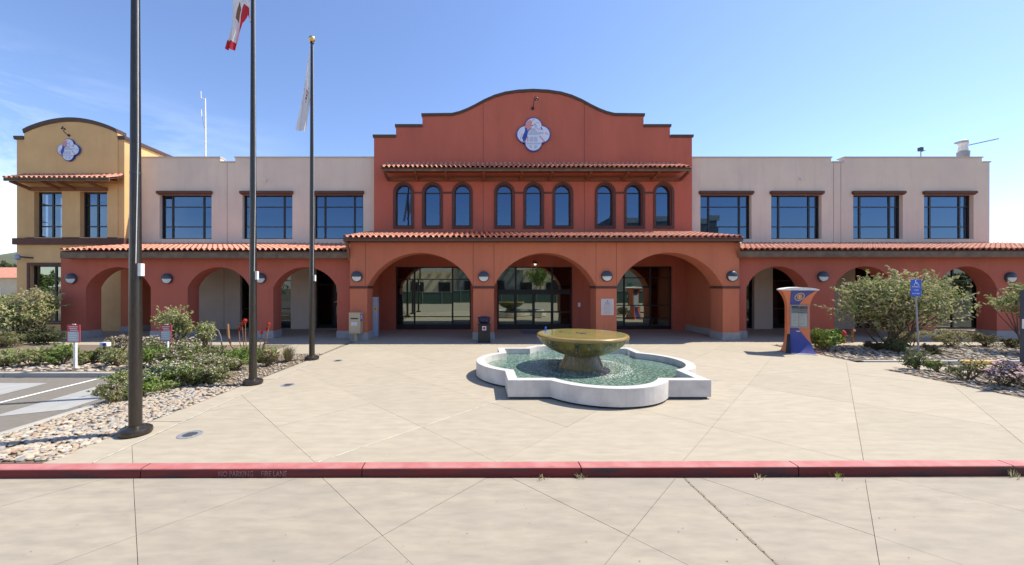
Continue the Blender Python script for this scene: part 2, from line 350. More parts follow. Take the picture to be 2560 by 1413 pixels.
# border strip along the flagpoles, portico floor
def strip(x0a, x1a, ya, x0b, x1b, yb): return [(x0a, ya), (x1a, ya), (x1b, yb), (x0b, yb)]
for (ya, yb) in ((5.58, 7.3), (7.32, 10.6), (10.62, 14.0), (14.02, 17.985)):
    xa, xb = -6.40+(ya-5.6)*.055, -6.40+(yb-5.6)*.055
    obj('slab', MB().prism(strip(xa, -5.685, ya, xb, -5.685, yb), -.03, 0), M['conc'], plaza)
for i in range(6):
    x0 = -6.0+i*3.12
    obj('slab', MB().prism([(x0, 18.01), (x0+3.11, 18.01), (x0+3.11, 22.9), (x0, 22.9)], -.03, .0), M['conc'], plaza)
def seam(pts, wd=.02, z=.003):
    mb = MB()
    for a, b in zip(pts, pts[1:]):
        a = Vector((*a, 0)); b = Vector((*b, 0)); s_ = (b-a).normalized().cross(Vector((0, 0, 1)))*wd/2
        mb.add([(a-s_).to_tuple()[:2]+(z,), (b-s_).to_tuple()[:2]+(z,), (b+s_).to_tuple()[:2]+(z,), (a+s_).to_tuple()[:2]+(z,)], [(3, 2, 1, 0)])
    return mb
obj('white_joint', seam([(-5.67, 5.6), (-5.67, 18.3)], .022), M['whitejoint'], plaza)
c0 = lambda y: .4-P0+(y-YB)/SL
obj('white_joint', seam([(c0(5.62), 5.62), (c0(9.4), 9.4)], .018), M['whitejoint'], plaza)
obj('white_joint', seam([(c0(13.0), 13.0), (c0(18.0), 18.0)], .018), M['whitejoint'], plaza)
obj('water_stain', MB().add([(6.05, 10.5, .0035), (6.3, 10.42, .0035), (6.7, 10.52, .0035), (6.9, 10.58, .0035), (6.4, 10.62, .0035), (6.15, 10.65, .0035)], [tuple(range(6))]), M['lightconc'], plaza)
lattice(road, [(-1, 0, 16), (1, 0, 22), (.0, 1, 5.4), (0, -1, 1.5)], -.125, M['roadc'], extra=((1, 0, 2.93),))
obj('slab', MB().prism([(-60, -30), (60, -30), (60, -1.52), (-60, -1.52)], -.16, -.125), M['roadc'], road)
obj('slab', MB().prism([(-60, -1.5), (-16.01, -1.5), (-16.01, 5.4), (-60, 5.4)], -.16, -.125), M['roadc'], road)
obj('slab', MB().prism([(22.01, -1.5), (60, -1.5), (60, 5.4), (22.01, 5.4)], -.16, -.125), M['roadc'], road)
mb = MB()                                        # worn filler bulging from the wide joint
for i in range(60):
    y = 5.38-i*.115; mb.add([(2.93+random.uniform(-.02, -.008), y, -.121), (2.93+random.uniform(.008, .022), y, -.121), (2.93+random.uniform(.008, .02), y-.1, -.121), (2.93+random.uniform(-.02, -.008), y-.1, -.121)], [(0, 3, 2, 1)])
obj('joint_filler', mb, M['joint'], road, kind='stuff')
mb = MB()                                        # specks and oil spots
for i in range(520):
    x, y = random.uniform(-6, 9), random.uniform(1.2, 5.2) if i < 330 else random.uniform(5.8, 11)
    z = -.1205 if y < 5.3 else .0035
    if y > 6 and x > .3: continue
    r = random.uniform(.003, .009); n = 6
    mb.add([(x+r*random.uniform(.6, 1.3)*math.cos(k*math.pi/3), y+r*random.uniform(.6, 1.3)*math.sin(k*math.pi/3), z) for k in range(n)], [tuple(range(n))])
obj('specks', mb, M['joint'], road, kind='stuff')
M['kerbfadelit'] = mat('faded_sunlit_red_kerb_paint', (.45, .16, .15), .7, (.38, .12, .115), scale=6, bump=.2, bscale=60, col3=(.5, .3, .27), scale3=2.5, amt3=.5)  # kerb top: worn paint, with the sunlit pink also put into the colour
# red kerb in cast lengths
kerb = structure('kerb', MB().prism([(-11.9, YK(-11.9)+.02), (30, YK(30)+.02), (30, YK(30)+.15), (-11.9, YK(-11.9)+.15)], -.14, -.02), M['dark'], 'red painted kerb between plaza and roadway')
jx = [-11.9+i*3.14 for i in range(14)]; jx = [X(357, 5.44)+3.14*(i-3) for i in range(14)]
for a, b in zip(jx, jx[1:]):
    a += .008; b -= .008; bm = bmesh.new()
    y0, y1 = YK(a), YK(b)
    prof = [(0, -.15), (0, -.018), (.006, -.006), (.02, .003), (.15, .006), (.175, .006), (.175, -.15)]
    nseg = 10; vs = []; n = len(prof)
    for k in range(nseg+1):
        t = k/nseg; xx = a+(b-a)*t; yy = y0+(y1-y0)*t; wob = noise.noise(Vector((xx*3, 1, 0)))*.003
        vs += [(xx, yy+p[0]+(wob if p[0] < .03 else 0), p[1]+(noise.noise(Vector((xx*5, 5, 0)))*.002 if p[1] > -.1 else 0)) for p in prof]
    fs = [(k*n+i, k*n+(i+1) % n, (k+1)*n+(i+1) % n, (k+1)*n+i) for k in range(nseg) for i in range(n)]
    fs = [f[::-1] for f in fs]+[tuple(range(n)), tuple(range(nseg*n+n-1, nseg*n-1, -1))]
    o = obj('kerb_length', MB().add(vs, fs), M['kerbredshade'], kerb); o.data.materials.append(M['kerbfadelit'])
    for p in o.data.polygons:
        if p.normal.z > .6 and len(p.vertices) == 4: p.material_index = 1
def text(name, s, size, loc, rot, m, parent=None, align='LEFT', ext=.0015, sx=1):
    cu = bpy.data.curves.new(name, 'FONT'); cu.body = s; cu.size = size; cu.extrude = ext; cu.align_x = align; cu.resolution_u = 2
    t = bpy.data.objects.new(name, cu); COL.objects.link(t)
    dg = bpy.context.evaluated_depsgraph_get(); me = bpy.data.meshes.new_from_object(t.evaluated_get(dg))
    bpy.data.objects.remove(t); me.materials.clear(); me.materials.append(m)
    o = bpy.data.objects.new(name, me); COL.objects.link(o)
    o.rotation_euler = rot; o.scale = (sx, 1, 1)
    o.location = Vector(loc)-wl(parent) if parent is not None else loc
    if parent is not None: o.parent = parent
    return o
R90 = math.radians(90)
M['faded'] = mat('faded_stencil', (.42, .2, .19), .8, (.2, .08, .08), scale=30)
text('lettering', 'NO PARKING', .105, (X(546, 5.41), YK(-3.5)-.006, -.105), (R90, 0, .008), M['faded'], kerb, sx=.78)
text('lettering', 'FIRE LANE', .105, (X(652, 5.41), YK(-3.1)-.006, -.105), (R90, 0, .008), M['faded'], kerb, sx=.78)
# parking areas, walks, kerbs
park = structure('parking_lot', MB().sheet([(-60, 5.4), (-8.5, 5.4), (-8.5, 11.35), (-60, 11.35)], -.128), M['asph'], 'grey asphalt parking bay left of the planting bed')
obj('concrete_panel', MB().sheet([(-10.15, 7.9), (-9.1, 8.4), (-9.25, 10.75), (-10.4, 10.75)], -.122), M['lightconc'], park)
obj('concrete_panel', MB().sheet([(-13.9, 8.2), (-11.95, 9.3), (-12.1, 10.7), (-13.9, 10.7)], -.122), M['lightconc'], park)
obj('bay_stripe', MB().sheet([(-11.25, 8.0), (-11.14, 8.0), (-11.14, 11.2), (-11.25, 11.2)], -.121), M['white'], park)
obj('bay_stripe', MB().sheet([(-14.4, 8.0), (-14.28, 8.0), (-14.28, 11.2), (-14.4, 11.2)], -.121), M['white'], park)
lot = structure('right_lane', MB().sheet([(14.8, 5.4), (60, 5.4), (60, 13.2), (14.8, 13.2)], -.128), M['roadc'], 'pale concrete lane right of the flower strip')
obj('yellow_stripe', MB().sheet([(16.75, 8), (16.95, 8), (16.95, 13.15), (16.75, 13.15)], -.121), M['kerbyellow'], lot)
def kerbrun(name, a, b, label, wd=.15, m='kerbgrey', seglen=3.0):
    a = Vector((*a, 0)); b = Vector((*b, 0)); d = b-a; n = max(1, round(d.length/seglen)); s_ = d.normalized().cross(Vector((0, 0, 1)))*wd
    k0 = structure(name, MB().prism([(p.x, p.y) for p in (a+s_*.15, b+s_*.15, b+s_*.85, a+s_*.85)], -.14, -.03), M['dark'], label)
    for i in range(n):
        p = a+d*((i+.003)/n); q = a+d*((i+.997)/n)
        mb = MB(); c = [(p.x, p.y), (q.x, q.y), (q.x+s_.x, q.y+s_.y), (p.x+s_.x, p.y+s_.y)]
        e = s_.normalized()*.012; c2 = [(p.x+e.x, p.y+e.y), (q.x+e.x, q.y+e.y), (q.x+s_.x-e.x, q.y+s_.y-e.y), (p.x+s_.x-e.x, p.y+s_.y-e.y)]
        ar = d.x*s_.y-d.y*s_.x
        if ar < 0: c = c[::-1]; c2 = c2[::-1]
        mb.add([(*v, -.15) for v in c]+[(*v, -.004) for v in c]+[(*v, .012) for v in c2],
               [(4+i_, 4+(i_+1) % 4, 8+(i_+1) % 4, 8+i_) for i_ in range(4)]+[(i_, (i_+1) % 4, 4+(i_+1) % 4, 4+i_) for i_ in range(4)]+[(8, 9, 10, 11)])
        obj('kerb_length', mb, M[m], k0)
    return k0
kerbrun('parking_kerb', (-8.33, 5.62), (-8.33, 11.2), 'pale kerb along the left edge of the stone bed', -.15)
kerbrun('far_parking_kerb', (-40, 11.5), (-8.48, 11.35), 'grey kerb at the head of the left parking bay', -.15)
kerbrun('lane_kerb', (14.66, 5.7), (14.66, 11.9), 'pale kerb beside the pink flower strip', .15)
kk = kerbrun('far_lane_kerb', (13.4, 13.2), (40, 13.2), 'grey kerb at the far side of the right lane', -.15)
obj('yellow_paint', MB().box(16.8, 18.1, 13.192, 13.2, -.12, -.006).box(16.8, 18.1, 13.21, 13.35, .013, .0155), M['kerbyellow'], kk)
structure('walkway', MB().sheet([(-60, 16.9), (-8.3, 16.9), (-8.3, 14.7), (-6.01, 14.7), (-6.01, 22.9), (-60, 22.9)], -.006), M['conc'], 'concrete walk in front of the left arcade')
structure('right_walkway', MB().sheet([(12.67, 11.9), (14.66, 11.9), (14.66, 13.04), (13.0, 13.04), (13.0, 16.9), (60, 16.9), (60, 22.9), (12.67, 22.9)], -.006), M['conc'], 'concrete walk in front of the right arcade')
bedL = structure('stone_bed', MB().sheet([(-8.32, 5.62), (-6.42, 5.62), (-5.96, 14.7), (-8.32, 14.7)], -.012), M['soil'], 'bed of pale river stones left of the flagpoles')
bedL2 = structure('left_planting_bed', MB().sheet([(-60, 11.5), (-8.32, 11.5), (-8.32, 16.9), (-60, 16.9)], -.012), M['soil'], 'planting bed between left parking bay and walkway')
bedR = structure('right_flower_strip', MB().sheet([(12.67, 5.7), (14.66, 5.7), (14.66, 11.9), (12.67, 11.9)], -.012), M['soil'], 'narrow stony flower strip at the right plaza edge')
bedR2 = structure('right_stone_bed', MB().sheet([(13.0, 13.35), (60, 13.35), (60, 16.9), (13.0, 16.9)], -.012), M['soil'], 'stony bed with shrubs before the right arcade')
# stones
def stonemesh(seed):
    bm = bmesh.new(); bmesh.ops.create_icosphere(bm, subdivisions=1, radius=1)
    for v in bm.verts:
        d = 1+.35*noise.noise(v.co*1.3+Vector((seed*7.3, 0, 0))); v.co *= d
        v.co.x = max(-.85, min(.85, v.co.x)); v.co.z *= .55
    vs = np.array([v.co[:] for v in bm.verts]); fs = np.array([[v.index for v in f.verts] for f in bm.faces]); bm.free(); return vs, fs
SM = [stonemesh(i) for i in range(7)]
STM = [mat('stone_sand', (.47, .40, .29), .85, (.36, .29, .21), scale=9, bump=.3, rndv=.25), mat('stone_cream', (.54, .47, .37), .85, (.40, .34, .27), scale=9, bump=.3, rndv=.2),
       mat('stone_grey', (.33, .32, .31), .85, (.2, .2, .2), scale=9, bump=.3, rndv=.25), mat('stone_rust', (.38, .27, .19), .85, (.28, .2, .14), scale=9, bump=.3, rndv=.2)]
def placestones(area, n, smin, smax):
    res = []
    for _ in range(n):
        x, y = area(random.random(), random.random()); s = random.uniform(smin, smax)
        res.append((x, y, s, random.uniform(0, 6.28), random.uniform(.7, 1.3), random.choice([0, 0, 1, 1, 1, 2, 3]), random.randrange(7)))
    return res
def xf(st, z0=.0):
    x, y, s, a, k, mi, si = st; v = SM[si][0].copy(); v[:, 0] *= s*k; v[:, 1] *= s/k*.8; v[:, 2] *= s*.75
    c, s2 = math.cos(a), math.sin(a); r = np.stack([v[:, 0]*c-v[:, 1]*s2, v[:, 0]*s2+v[:, 1]*c, v[:, 2]], 1); return r+np.array([x, y, z0+s*.12])
def buildstones(parent, sts, nind):
    sts = sorted(sts, key=lambda s: -(s[2]/s[1]**1.6)); pm = {}
    for st in sts[:nind]:
        x, y, s, a, k, mi, si = st
        if (si, mi) not in pm:
            me = bpy.data.meshes.new('stone'); me.from_pydata(SM[si][0].tolist(), [], SM[si][1].tolist()); me.materials.append(STM[mi]); pm[(si, mi)] = me
            me.polygons.foreach_set('use_smooth', [True]*len(me.polygons)); me.set_sharp_from_angle(angle=math.radians(38))
        o = bpy.data.objects.new('stone', pm[(si, mi)]); COL.objects.link(o); o.parent = parent
        o.location = (x, y, s*.12); o.rotation_euler = (random.uniform(-.2, .2), random.uniform(-.2, .2), a); o.scale = (s*k, s/k*.8, s*.75)
    for mi in range(4):
        g = [s for s in sts[nind:] if s[5] == mi]
        if not g: continue
        V = []; Fc = []; b = 0
        for st in g:
            V.append(xf(st)); Fc.append(SM[st[6]][1]+b); b += len(V[-1])
        npmesh('loose_stones', np.concatenate(V), np.concatenate(Fc), STM[mi], parent, 'stuff')
aL = lambda u, v: (-8.28+u*((-6.36+v*.40)+8.28), 5.68+v*8.95)
def aLn(u, v): v = v*.45; return aL(u, v)
buildstones(bedL, placestones(aLn, 2300, .022, .07)+placestones(aL, 1500, .022, .055), 290)
buildstones(bedL2, placestones(lambda u, v: (-22+u*13.6, 11.6+v*1.6), 900, .04, .09), 0)
buildstones(bedR, placestones(lambda u, v: (12.72+u*1.85, 7+v*4.8), 650, .035, .075), 120)
buildstones(bedR2, placestones(lambda u, v: (13.05+u*15, 13.4+v*3.4), 2200, .04, .09), 80)
# ------------------------------------------------------------------ the town hall (one building, many parts)
DF, DW, DU, DB, DT = 18.45, 19.1, 22.7, 23.0, 22.0   # faces: central arcade, wing arcades, central wall, beige wings, tower
hall = thing('town_hall', 'two storey Mission style hall, red centre with curved parapet, beige wings, mustard tower and arcades', 'building', (3.2, 20.0, 0))
def rect(x0, x1, z0, z1): return [(x0, z0), (x1, z0), (x1, z1), (x0, z1)]
def arcpts(cx, hw, zs, rise, n=20):              # segmental arch, right springing to left springing
    R = (hw*hw+rise*rise)/(2*rise); zc = zs+rise-R; a = math.asin(min(1, hw/R))
    return [(cx+R*math.sin(a-2*a*i/n), zc+R*math.cos(a-2*a*i/n)) for i in range(n+1)]
# --- beige wings
ztL = Z(395, DB); xBL0, xBL1 = -20.5, X(935, DU)+.02; xBR0, xBR1 = X(1730, DU)-.02, X(2474, DB)
wz0, wz1 = Z(598.5, DB), Z(486.5, DB)
WL_x = [(399, 529), (606, 731), (785, 908)]; WR_x = [(1751, 1879), (1928, 2054), (2133, 2257), (2310, 2434)]
def win_rect(a, b): return (X(a, DB), X(b, DB), wz0, wz1)
def wingwall(x0, x1, notches, wins, gopen):
    top = [(x1, ztL), (x0, ztL)]
    outer = [(x0, 0), (x1, 0)]
    pts = []
    for n in sorted(notches, reverse=True):
        a, b, zz = n
        if b >= x1: pts += [(x1, zz), (a, zz), (a, ztL)]
        else:
            if not pts: pts.append((x1, ztL))
            pts += [(b, ztL), (b, zz), (a, zz), (a, ztL)]
    if not pts: pts = [(x1, ztL)]
    outer += pts+[(x0, ztL)]
    return MB().plate(outer, [rect(*w)[::-1] for w in wins]+[rect(*g)[::-1] for g in gopen], DB, DB+.32)
nz = Z(406.5, DB)
wL = [win_rect(*w) for w in WL_x]; wR = [win_rect(*w) for w in WR_x]
gzt = Z(655, DB)
gL = [(X(600, DB), X(727, DB), .02, gzt), (X(788, DB), X(880, DB), .02, gzt)]
gR = [(X(1862, DB), X(1886, DB), .02, gzt), (X(1932, DB), X(2050, DB), .02, gzt), (X(2138, DB), X(2230, DB), .02, gzt), (X(2330, DB), X(2455, DB), .02, gzt)]
obj('wall', wingwall(xBL0, xBL1, [(X(551, DB), X(588, DB), nz)], wL, gL), M['beige'], hall)['label'] = 'beige stucco wall of the left wing'
obj('wall', wingwall(xBR0, xBR1, [(X(2078, DB), X(2110, DB), nz), (X(2455, DB), xBR1, nz)], wR, gR), M['beige'], hall)['label'] = 'beige stucco wall of the right wing'
def coping(segs, D, m, t=.07, over=.05, depth=.45, name='coping', parent=hall):
    mb = MB()
    for (x0, x1, z) in segs: mb.box(x0, x1, D-over, D+depth, z, z+t)
    return obj(name, mb, m, parent)
coping([(xBL0, X(551, DB)+.03, ztL), (X(588, DB)-.03, xBL1-.003, ztL), (X(551, DB)+.032, X(588, DB)-.032, nz)], DB, M['coping'])
coping([(xBR0+.003, X(2078, DB)+.03, ztL), (X(2110, DB)-.03, X(2455, DB)+.03, ztL), (X(2078, DB)+.032, X(2110, DB)-.032, nz), (X(2455, DB)+.032, xBR1+.04, nz)], DB, M['coping'])
# side, back and roof shell
mb = MB(); mb.box(xBR1-.3, xBR1, DB+.33, 40, 0, nz-.003); mb.box(-20.2, xBR1, 39.7, 39.99, 0, 10); mb.box(-20.2, xBR1-.31, DB+.33, 39.69, 9.2, 9.4)
mb.box(-20.45, -20.25, DB+.33, 40, 0, 9.9)
obj('rear_shell', mb, M['beige'], hall)
mb = MB(); mb.box(-26, xBR1-.35, DB+1.0, 39.6, 4.75, 4.85)          # upper floor
mb.box(-26, xBR1-.35, DB+5.0, DB+5.1, 0, 4.7); mb.box(-26, xBR1-.35, DB+7.2, DB+7.3, 4.9, 9.1); mb.box(-26, xBR1-.35, DB+.5, DB+7.1, 8.3, 8.4); mb.box(-26, xBR1-.35, DB+.4, DB+4.9, 4.0, 4.1)
for x in (-14, -8, 0.5, 6.2, 14, 20): mb.box(x, x+.12, DB+.5, DB+7.1, 4.9, 8.2)
obj('interior', mb, M['inside'], hall)
for x, y, z in ((-16.2, DB+6.2, 8.27), (32.6, DB+5, 8.27), (-3.5, DB+2.5, 3.97), (3.5, DB+3, 3.97)):
    obj('ceiling_light', MB().box(x-.6, x+.6, y-.3, y+.3, z, z+.025), M['panel'], hall)
# --- windows
def window(x0, x1, z0, z1, D, vs, hs, set_=.2, bar=.055, vbar=.1, edge=.085, glass='glassup', name='window', low=None, parent=hall, panes=True):
    mb = MB(); y0, y1 = D+set_, D+set_+.09
    mb.box(x0, x0+edge, y0, y1, z0, z1); mb.box(x1-edge, x1, y0, y1, z0, z1)
    mb.box(x0+edge, x1-edge, y0, y1, z0, z0+(low or edge)); mb.box(x0+edge, x1-edge, y0, y1, z1-edge, z1)
    xs = [x0+edge]+[x0+(x1-x0)*v for v in vs]+[x1-edge]; zs = [z0+(low or edge)]+[z0+(z1-z0)*h for h in hs]+[z1-edge]
    for x in xs[1:-1]: mb.box(x-vbar/2, x+vbar/2, y0+.004, y1-.003, z0+(low or edge), z1-edge)
    for z in zs[1:-1]:
        cuts = [x0+edge]+[c for x in xs[1:-1] for c in (x-vbar/2, x+vbar/2)]+[x1-edge]
        for a, b in zip(cuts[::2], cuts[1::2]): mb.box(a, b, y0+.008, y1-.006, z-bar/2, z+bar/2)
    o = obj(name, mb, M['frame'], parent)
    for i in range(len(xs)-1):
        for j in range(len(zs)-1):
            a0, a1, b0, b1 = xs[i]+.01, xs[i+1]-.01, zs[j]+.01, zs[j+1]-.01
            ty = random.uniform(-.004, .004); tx = random.uniform(-.003, .003)     # every pane sits a hair out of true
            yc = (y0+y1)/2; mb = MB().add([(a0, yc-tx, b0), (a1, yc+tx, b0), (a1, yc+tx+ty, b1), (a0, yc-tx+ty, b1)], [(0, 1, 2, 3)])
            obj('pane', mb, M[glass], o)
    return o
def header(x0, x1, z0, D, h=.16, par=hall, m='redband'):
    mb = MB().bbox(x0-.1, x1+.06, D-.16, D+.02, z0+.002, z0+h, .012).box(x0-.04, x1+.02, D-.11, D-.002, z0-.05, z0-.002)
    return obj('window_header', mb, M[m], par)
for w in wL+wR:
    window(*w, DB, (.20, .805), (.29, .735)); header(w[0], w[1], w[3]+.03, DB)
    obj('window_sill', MB().box(w[0], w[1], DB+.03, DB+.2, w[2]-.001, w[2]+.025), M['beige'], hall)
window(gL[0][0], gL[0][1], .02, gzt, DB, (.5,), (.3, .72), glass='glassdark')
window(gL[1][0], gL[1][1], .02, gzt, DB, (.5,), (.66,), glass='glassdark', name='door')
text('notice', 'OPEN', .13, (X(832, DB), DB+.19, Z(757, DB)), (R90, 0, 0), M['paper'], hall)
for g in gR: window(*g, DB, (.5,) if g[1]-g[0] > 1 else (), (.3, .72), glass='glassdark')
for a, zt in ((560, 0), (568, 1), (2084, 1), (2102, 1)):          # control joints
    x = X(a, DB)
    obj('control_joint', MB().box(x-.011, x+.011, DB-.002, DB+.003, .1 if not zt else 5.2, gzt+.4 if not zt else (nz-.02)), M['redband'] if False else M['fascia'], hall)
# --- central red wall
xc0, xc1 = X(935, DU), X(1730, DU); xm = (xc0+xc1)/2
cur = [(1130, 289), (1150, 284), (1170, 276), (1190, 266), (1210, 255), (1235, 244), (1262, 236), (1295, 231), (1333, 229)]
left = [(xc0, Z(343, DU)), (X(990, DU), Z(343, DU)), (X(990, DU), Z(317, DU)), (X(1056, DU), Z(317, DU)), (X(1056, DU), Z(290, DU))]+[(X(a, DU), Z(b, DU)) for a, b in cur]
right = [(2*xm-x, z) for x, z in left[:-1]]
top = left+right[::-1]
AW = [1009, 1081, 1156, 1261, 1334, 1407, 1513, 1586, 1659]
def archhole(cx, hw, z0, zs, n=16): return [(cx-hw, z0), (cx+hw, z0)]+[(cx+hw*math.cos(math.pi*i/n), zs+hw*math.sin(math.pi*i/n)) for i in range(n+1)]
sg = [(X(989, DU), X(1177, DU), .02, Z(667, DU)), (X(1243, DU), X(1431, DU), .02, Z(667, DU)), (X(1497, DU), X(1681, DU), .02, Z(666, DU))]
aholes = [archhole(X(a, DU), .47, Z(565, DU), Z(481.5, DU)) for a in AW]
outer = [(xc0, 0), (xc1, 0)]+top[::-1]
dd = []
for p in outer:
    if not dd or (abs(p[0]-dd[-1][0])+abs(p[1]-dd[-1][1])) > 1e-4: dd.append(p)
obj('wall', MB().plate(dd, [h[::-1] for h in aholes]+[rect(*g)[::-1] for g in sg], DU, DU+.35), M['brick'], hall)['label'] = 'terracotta red central wall with stepped and curved parapet'
def capline(pts, D, m, t=.2, over=.09, depth=.5, name='parapet_cap', par=hall):
    """moulding that follows a stepped or curved parapet line, sitting on top of it"""
    mb = MB(); lv = [p for p in pts]
    seg = []
    i = 0
    while i < len(lv)-1:
        (xa, za), (xb, zb) = lv[i], lv[i+1]
        if abs(xb-xa) > 1e-3: seg.append((xa, za, xb, zb))
        i += 1
    for k, (xa, za, xb, zb) in enumerate(seg):
        fl = abs(za-zb) < 1e-4; e = .004 if not fl else 0
        q = [(xa-e, za-.03), (xb+e, zb-.03), (xb+e, zb+t*.62), (xa-e, za+t*.62)]
        mb.add([(q[0][0], D-over+.04, q[0][1]), (q[1][0], D-over+.04, q[1][1]), (q[2][0], D-over, q[2][1]-t*.2), (q[3][0], D-over, q[3][1]-t*.2),
                (q[3][0], D-over, q[3][1]), (q[2][0], D-over, q[2][1]), (q[2][0], D+depth, q[2][1]), (q[3][0], D+depth, q[3][1]),
                (q[0][0], D+depth, q[0][1]), (q[1][0], D+depth, q[1][1])],
               [(0, 1, 2, 3), (3, 2, 5, 4), (4, 5, 6, 7), (7, 6, 9, 8), (8, 9, 1, 0), (0, 3, 4, 7, 8), (1, 9, 6, 5, 2)])
    return obj(name, mb, m, par)
lcap = [(xc0-.06, left[0][1]), (left[1][0]+.004, left[1][1])]; capline([lcap[0], (left[1][0], left[1][1])], DU, M['cap'])
capline([(left[1][0]-.05, left[2][1]), (left[3][0], left[3][1])], DU, M['cap'])
capline([(left[3][0]-.05, left[4][1])]+left[5:]+right[::-1][:len(left)-6]+[(2*xm-left[3][0]+.05, left[4][1])], DU, M['cap'])
capline([(2*xm-left[3][0], left[3][1]), (2*xm-left[1][0]+.05, left[3][1])], DU, M['cap'])
capline([(2*xm-left[1][0], left[1][1]), (xc1+.06, left[1][1])], DU, M['cap'])
# side returns of the central block above the beige roofs
mb = MB()
obj('side_wall', MB().box(xc0, xc0+.3, DU+.352, 34, 4.9, left[0][1]-.35), M['red'], hall); obj('side_wall', MB().box(xc1-.3, xc1, DU+.352, 34, 4.9, left[0][1]-.35), M['red'], hall)
for a in (1208, 1461):                                               # control joints
    x = X(a, DU); obj('control_joint', MB().box(x-.012, x+.012, DU-.002, DU+.004, Z(579, DU), Z(255, DU)-.05), M['redband'], hall)
for i, a in enumerate(AW):
    cx = X(a, DU); hw = .47; z0 = Z(565, DU); zs = Z(481.5, DU); sw = .15
    def ring(r0, r1, zb0, zb1, n=18):
        o_ = [(cx-r1, zb1), (cx+r1, zb1)]+[(cx+r1*math.cos(math.pi*k/n), zs+r1*math.sin(math.pi*k/n)) for k in range(n+1)]
        i_ = [(cx-r0, zb0), (cx+r0, zb0)]+[(cx+r0*math.cos(math.pi*k/n), zs+r0*math.sin(math.pi*k/n)) for k in range(n+1)]
        return o_, i_
    o_, i_ = ring(hw-.004, hw+sw, z0+.003, z0-.16)
    obj('window_surround', MB().plate(o_, [i_[::-1]], DU-.045, DU+.10), M['redband'], hall)
    o_, i_ = ring(hw-.065, hw-.006, z0+.07, z0+.005)
    mbf = MB().plate(o_, [i_[::-1]], DU+.19, DU+.27).box(cx-hw+.065, cx+hw-.065, DU+.195, DU+.26, zs-.03, zs+.03)
    wo = obj('arched_window', mbf, M['frame'], hall)
    yc = DU+.235; t1, t2 = random.uniform(-.004, .004), random.uniform(-.004, .004)
    obj('pane', MB().add([(cx-hw+.06, yc-t1, z0+.06), (cx+hw-.06, yc+t1, z0+.06), (cx+hw-.06, yc+t1+t2, zs-.02), (cx-hw+.06, yc-t1+t2, zs-.02)], [(0, 1, 2, 3)]), M['glassup'], wo)
    obj('pane', MB().add([(cx+(hw-.06)*math.cos(math.pi*k/16), yc, zs+.02+(hw-.075)*math.sin(math.pi*k/16)) for k in range(17)], [tuple(range(16, -1, -1))]), M['glassup'], wo)
    if i % 3 < 2:
        x1 = X(AW[i+1], DU)-hw-sw-.002
        obj('string_course', MB().box(cx+hw+sw+.002, x1, DU-.03, DU+.05, Z(484.5, DU), Z(480, DU)), M['redband'], hall)
# things standing inside behind the windows
def P_(px, py, D): return (X(px, D), D, Z(py, D))
mb = MB().beam(P_(1019, 562, 23.5), P_(1025, 520, 23.5), .12, .03).beam(P_(1025, 520, 23.5), P_(1027, 500, 23.5), .06, .03); obj('indoor_banner', mb, M['lime'], hall)
for a_, b_, zt_ in ((1003, 1016, 562), (1068, 1075, 561), (1165, 1173, 559), (1140, 1150, 562), (1392, 1420, 556), (1505, 1512, 557), (1497, 1526, 562), (500, 512, 590), (512, 526, 593)):
    D_ = 23.6; obj('indoor_item', MB().bbox(X(a_, D_), X(b_, D_), D_, D_+.3, 5.0, Z(zt_, D_), .02), M['lampglass'], hall)
mb = MB().beam(P_(1147, 528, 23.6), P_(1154, 512, 23.6), .05, .03).beam(P_(1154, 512, 23.6), P_(1158, 530, 23.6), .05, .03).beam(P_(1142, 545, 23.6), P_(1152, 562, 23.6), .16, .03); obj('indoor_banner', mb, M['greyp'], hall)
# --- storefronts
window(*sg[0], DU, (.245, .755), (.2, .8), set_=.16, glass='glasslow', low=.28, edge=.06)
for z_ in ():
    pass
x0, x1, z0, z1 = sg[1]; zt = Z(733, DU)
window(x0, x1, zt+.005, z1, DU, (.25, .74), (), set_=.16, glass='glasslow', low=.2, edge=.05, name='transom_window')
dm = [x0+.03, X(1289, DU), X(1335, DU), X(1382, DU), x1-.03]
for a, b in zip(dm, dm[1:]):
    d = window(a+.003, b-.003, .03, zt, DU, (), (.475,), set_=.17, glass='glasslow', low=.27, edge=.07, bar=.09, name='door')
    if a > x0+.1 and b < x1-.1:
        hx = b-.06 if a < X(1330, DU) else a+.06
        obj('handle', MB().tube([(hx, DU+.14, .8), (hx, DU+.10, .82), (hx, DU+.10, 1.35), (hx, DU+.14, 1.37)], .012, 6), M['grey'], d)
window(*sg[2], DU, (.36, .72), (.18, .38, .82), set_=.16, glass='glasslow', low=.2, edge=.06)
obj('threshold', MB().box(sg[1][0], sg[1][1], DU-.08, DU+.3, .0, .018), M['grey'], hall)
# --- arcades
def arcade(x0, x1, D, th, ztop, arches, m=M['red'], band=None, label=None, ends=(0, 0)):
    o_ = [(x0, 0)]
    for (a, b, zs, rise) in arches:
        o_ += [(a, 0)]+arcpts((a+b)/2, (b-a)/2, zs, rise)[::-1]+[(b, 0)]
    o_ += [(x1, 0), (x1, ztop), (x0, ztop)]
    o = obj('arcade_wall', MB().plate(o_, [], D, D+th), m, hall)
    if label: o['label'] = label
    xs = [x0]+[v for a in arches for v in a[:2]]+[x1]
    for a, b in zip(xs[::2], xs[1::2]):
        obj('plinth', MB().bbox(a-.03, b+.03, D-.03, D+th+.03, -.01, .36, .012), M['plinth'], hall)
        if band: obj('pier_band', MB().box(a-.035, b+.035, D-.04, D+th+.035, band[0], band[1]), M['redband'], hall)
    return o
XC0, XC1 = X(875, DF), X(1848, DF); zspr = Z(716, DF)
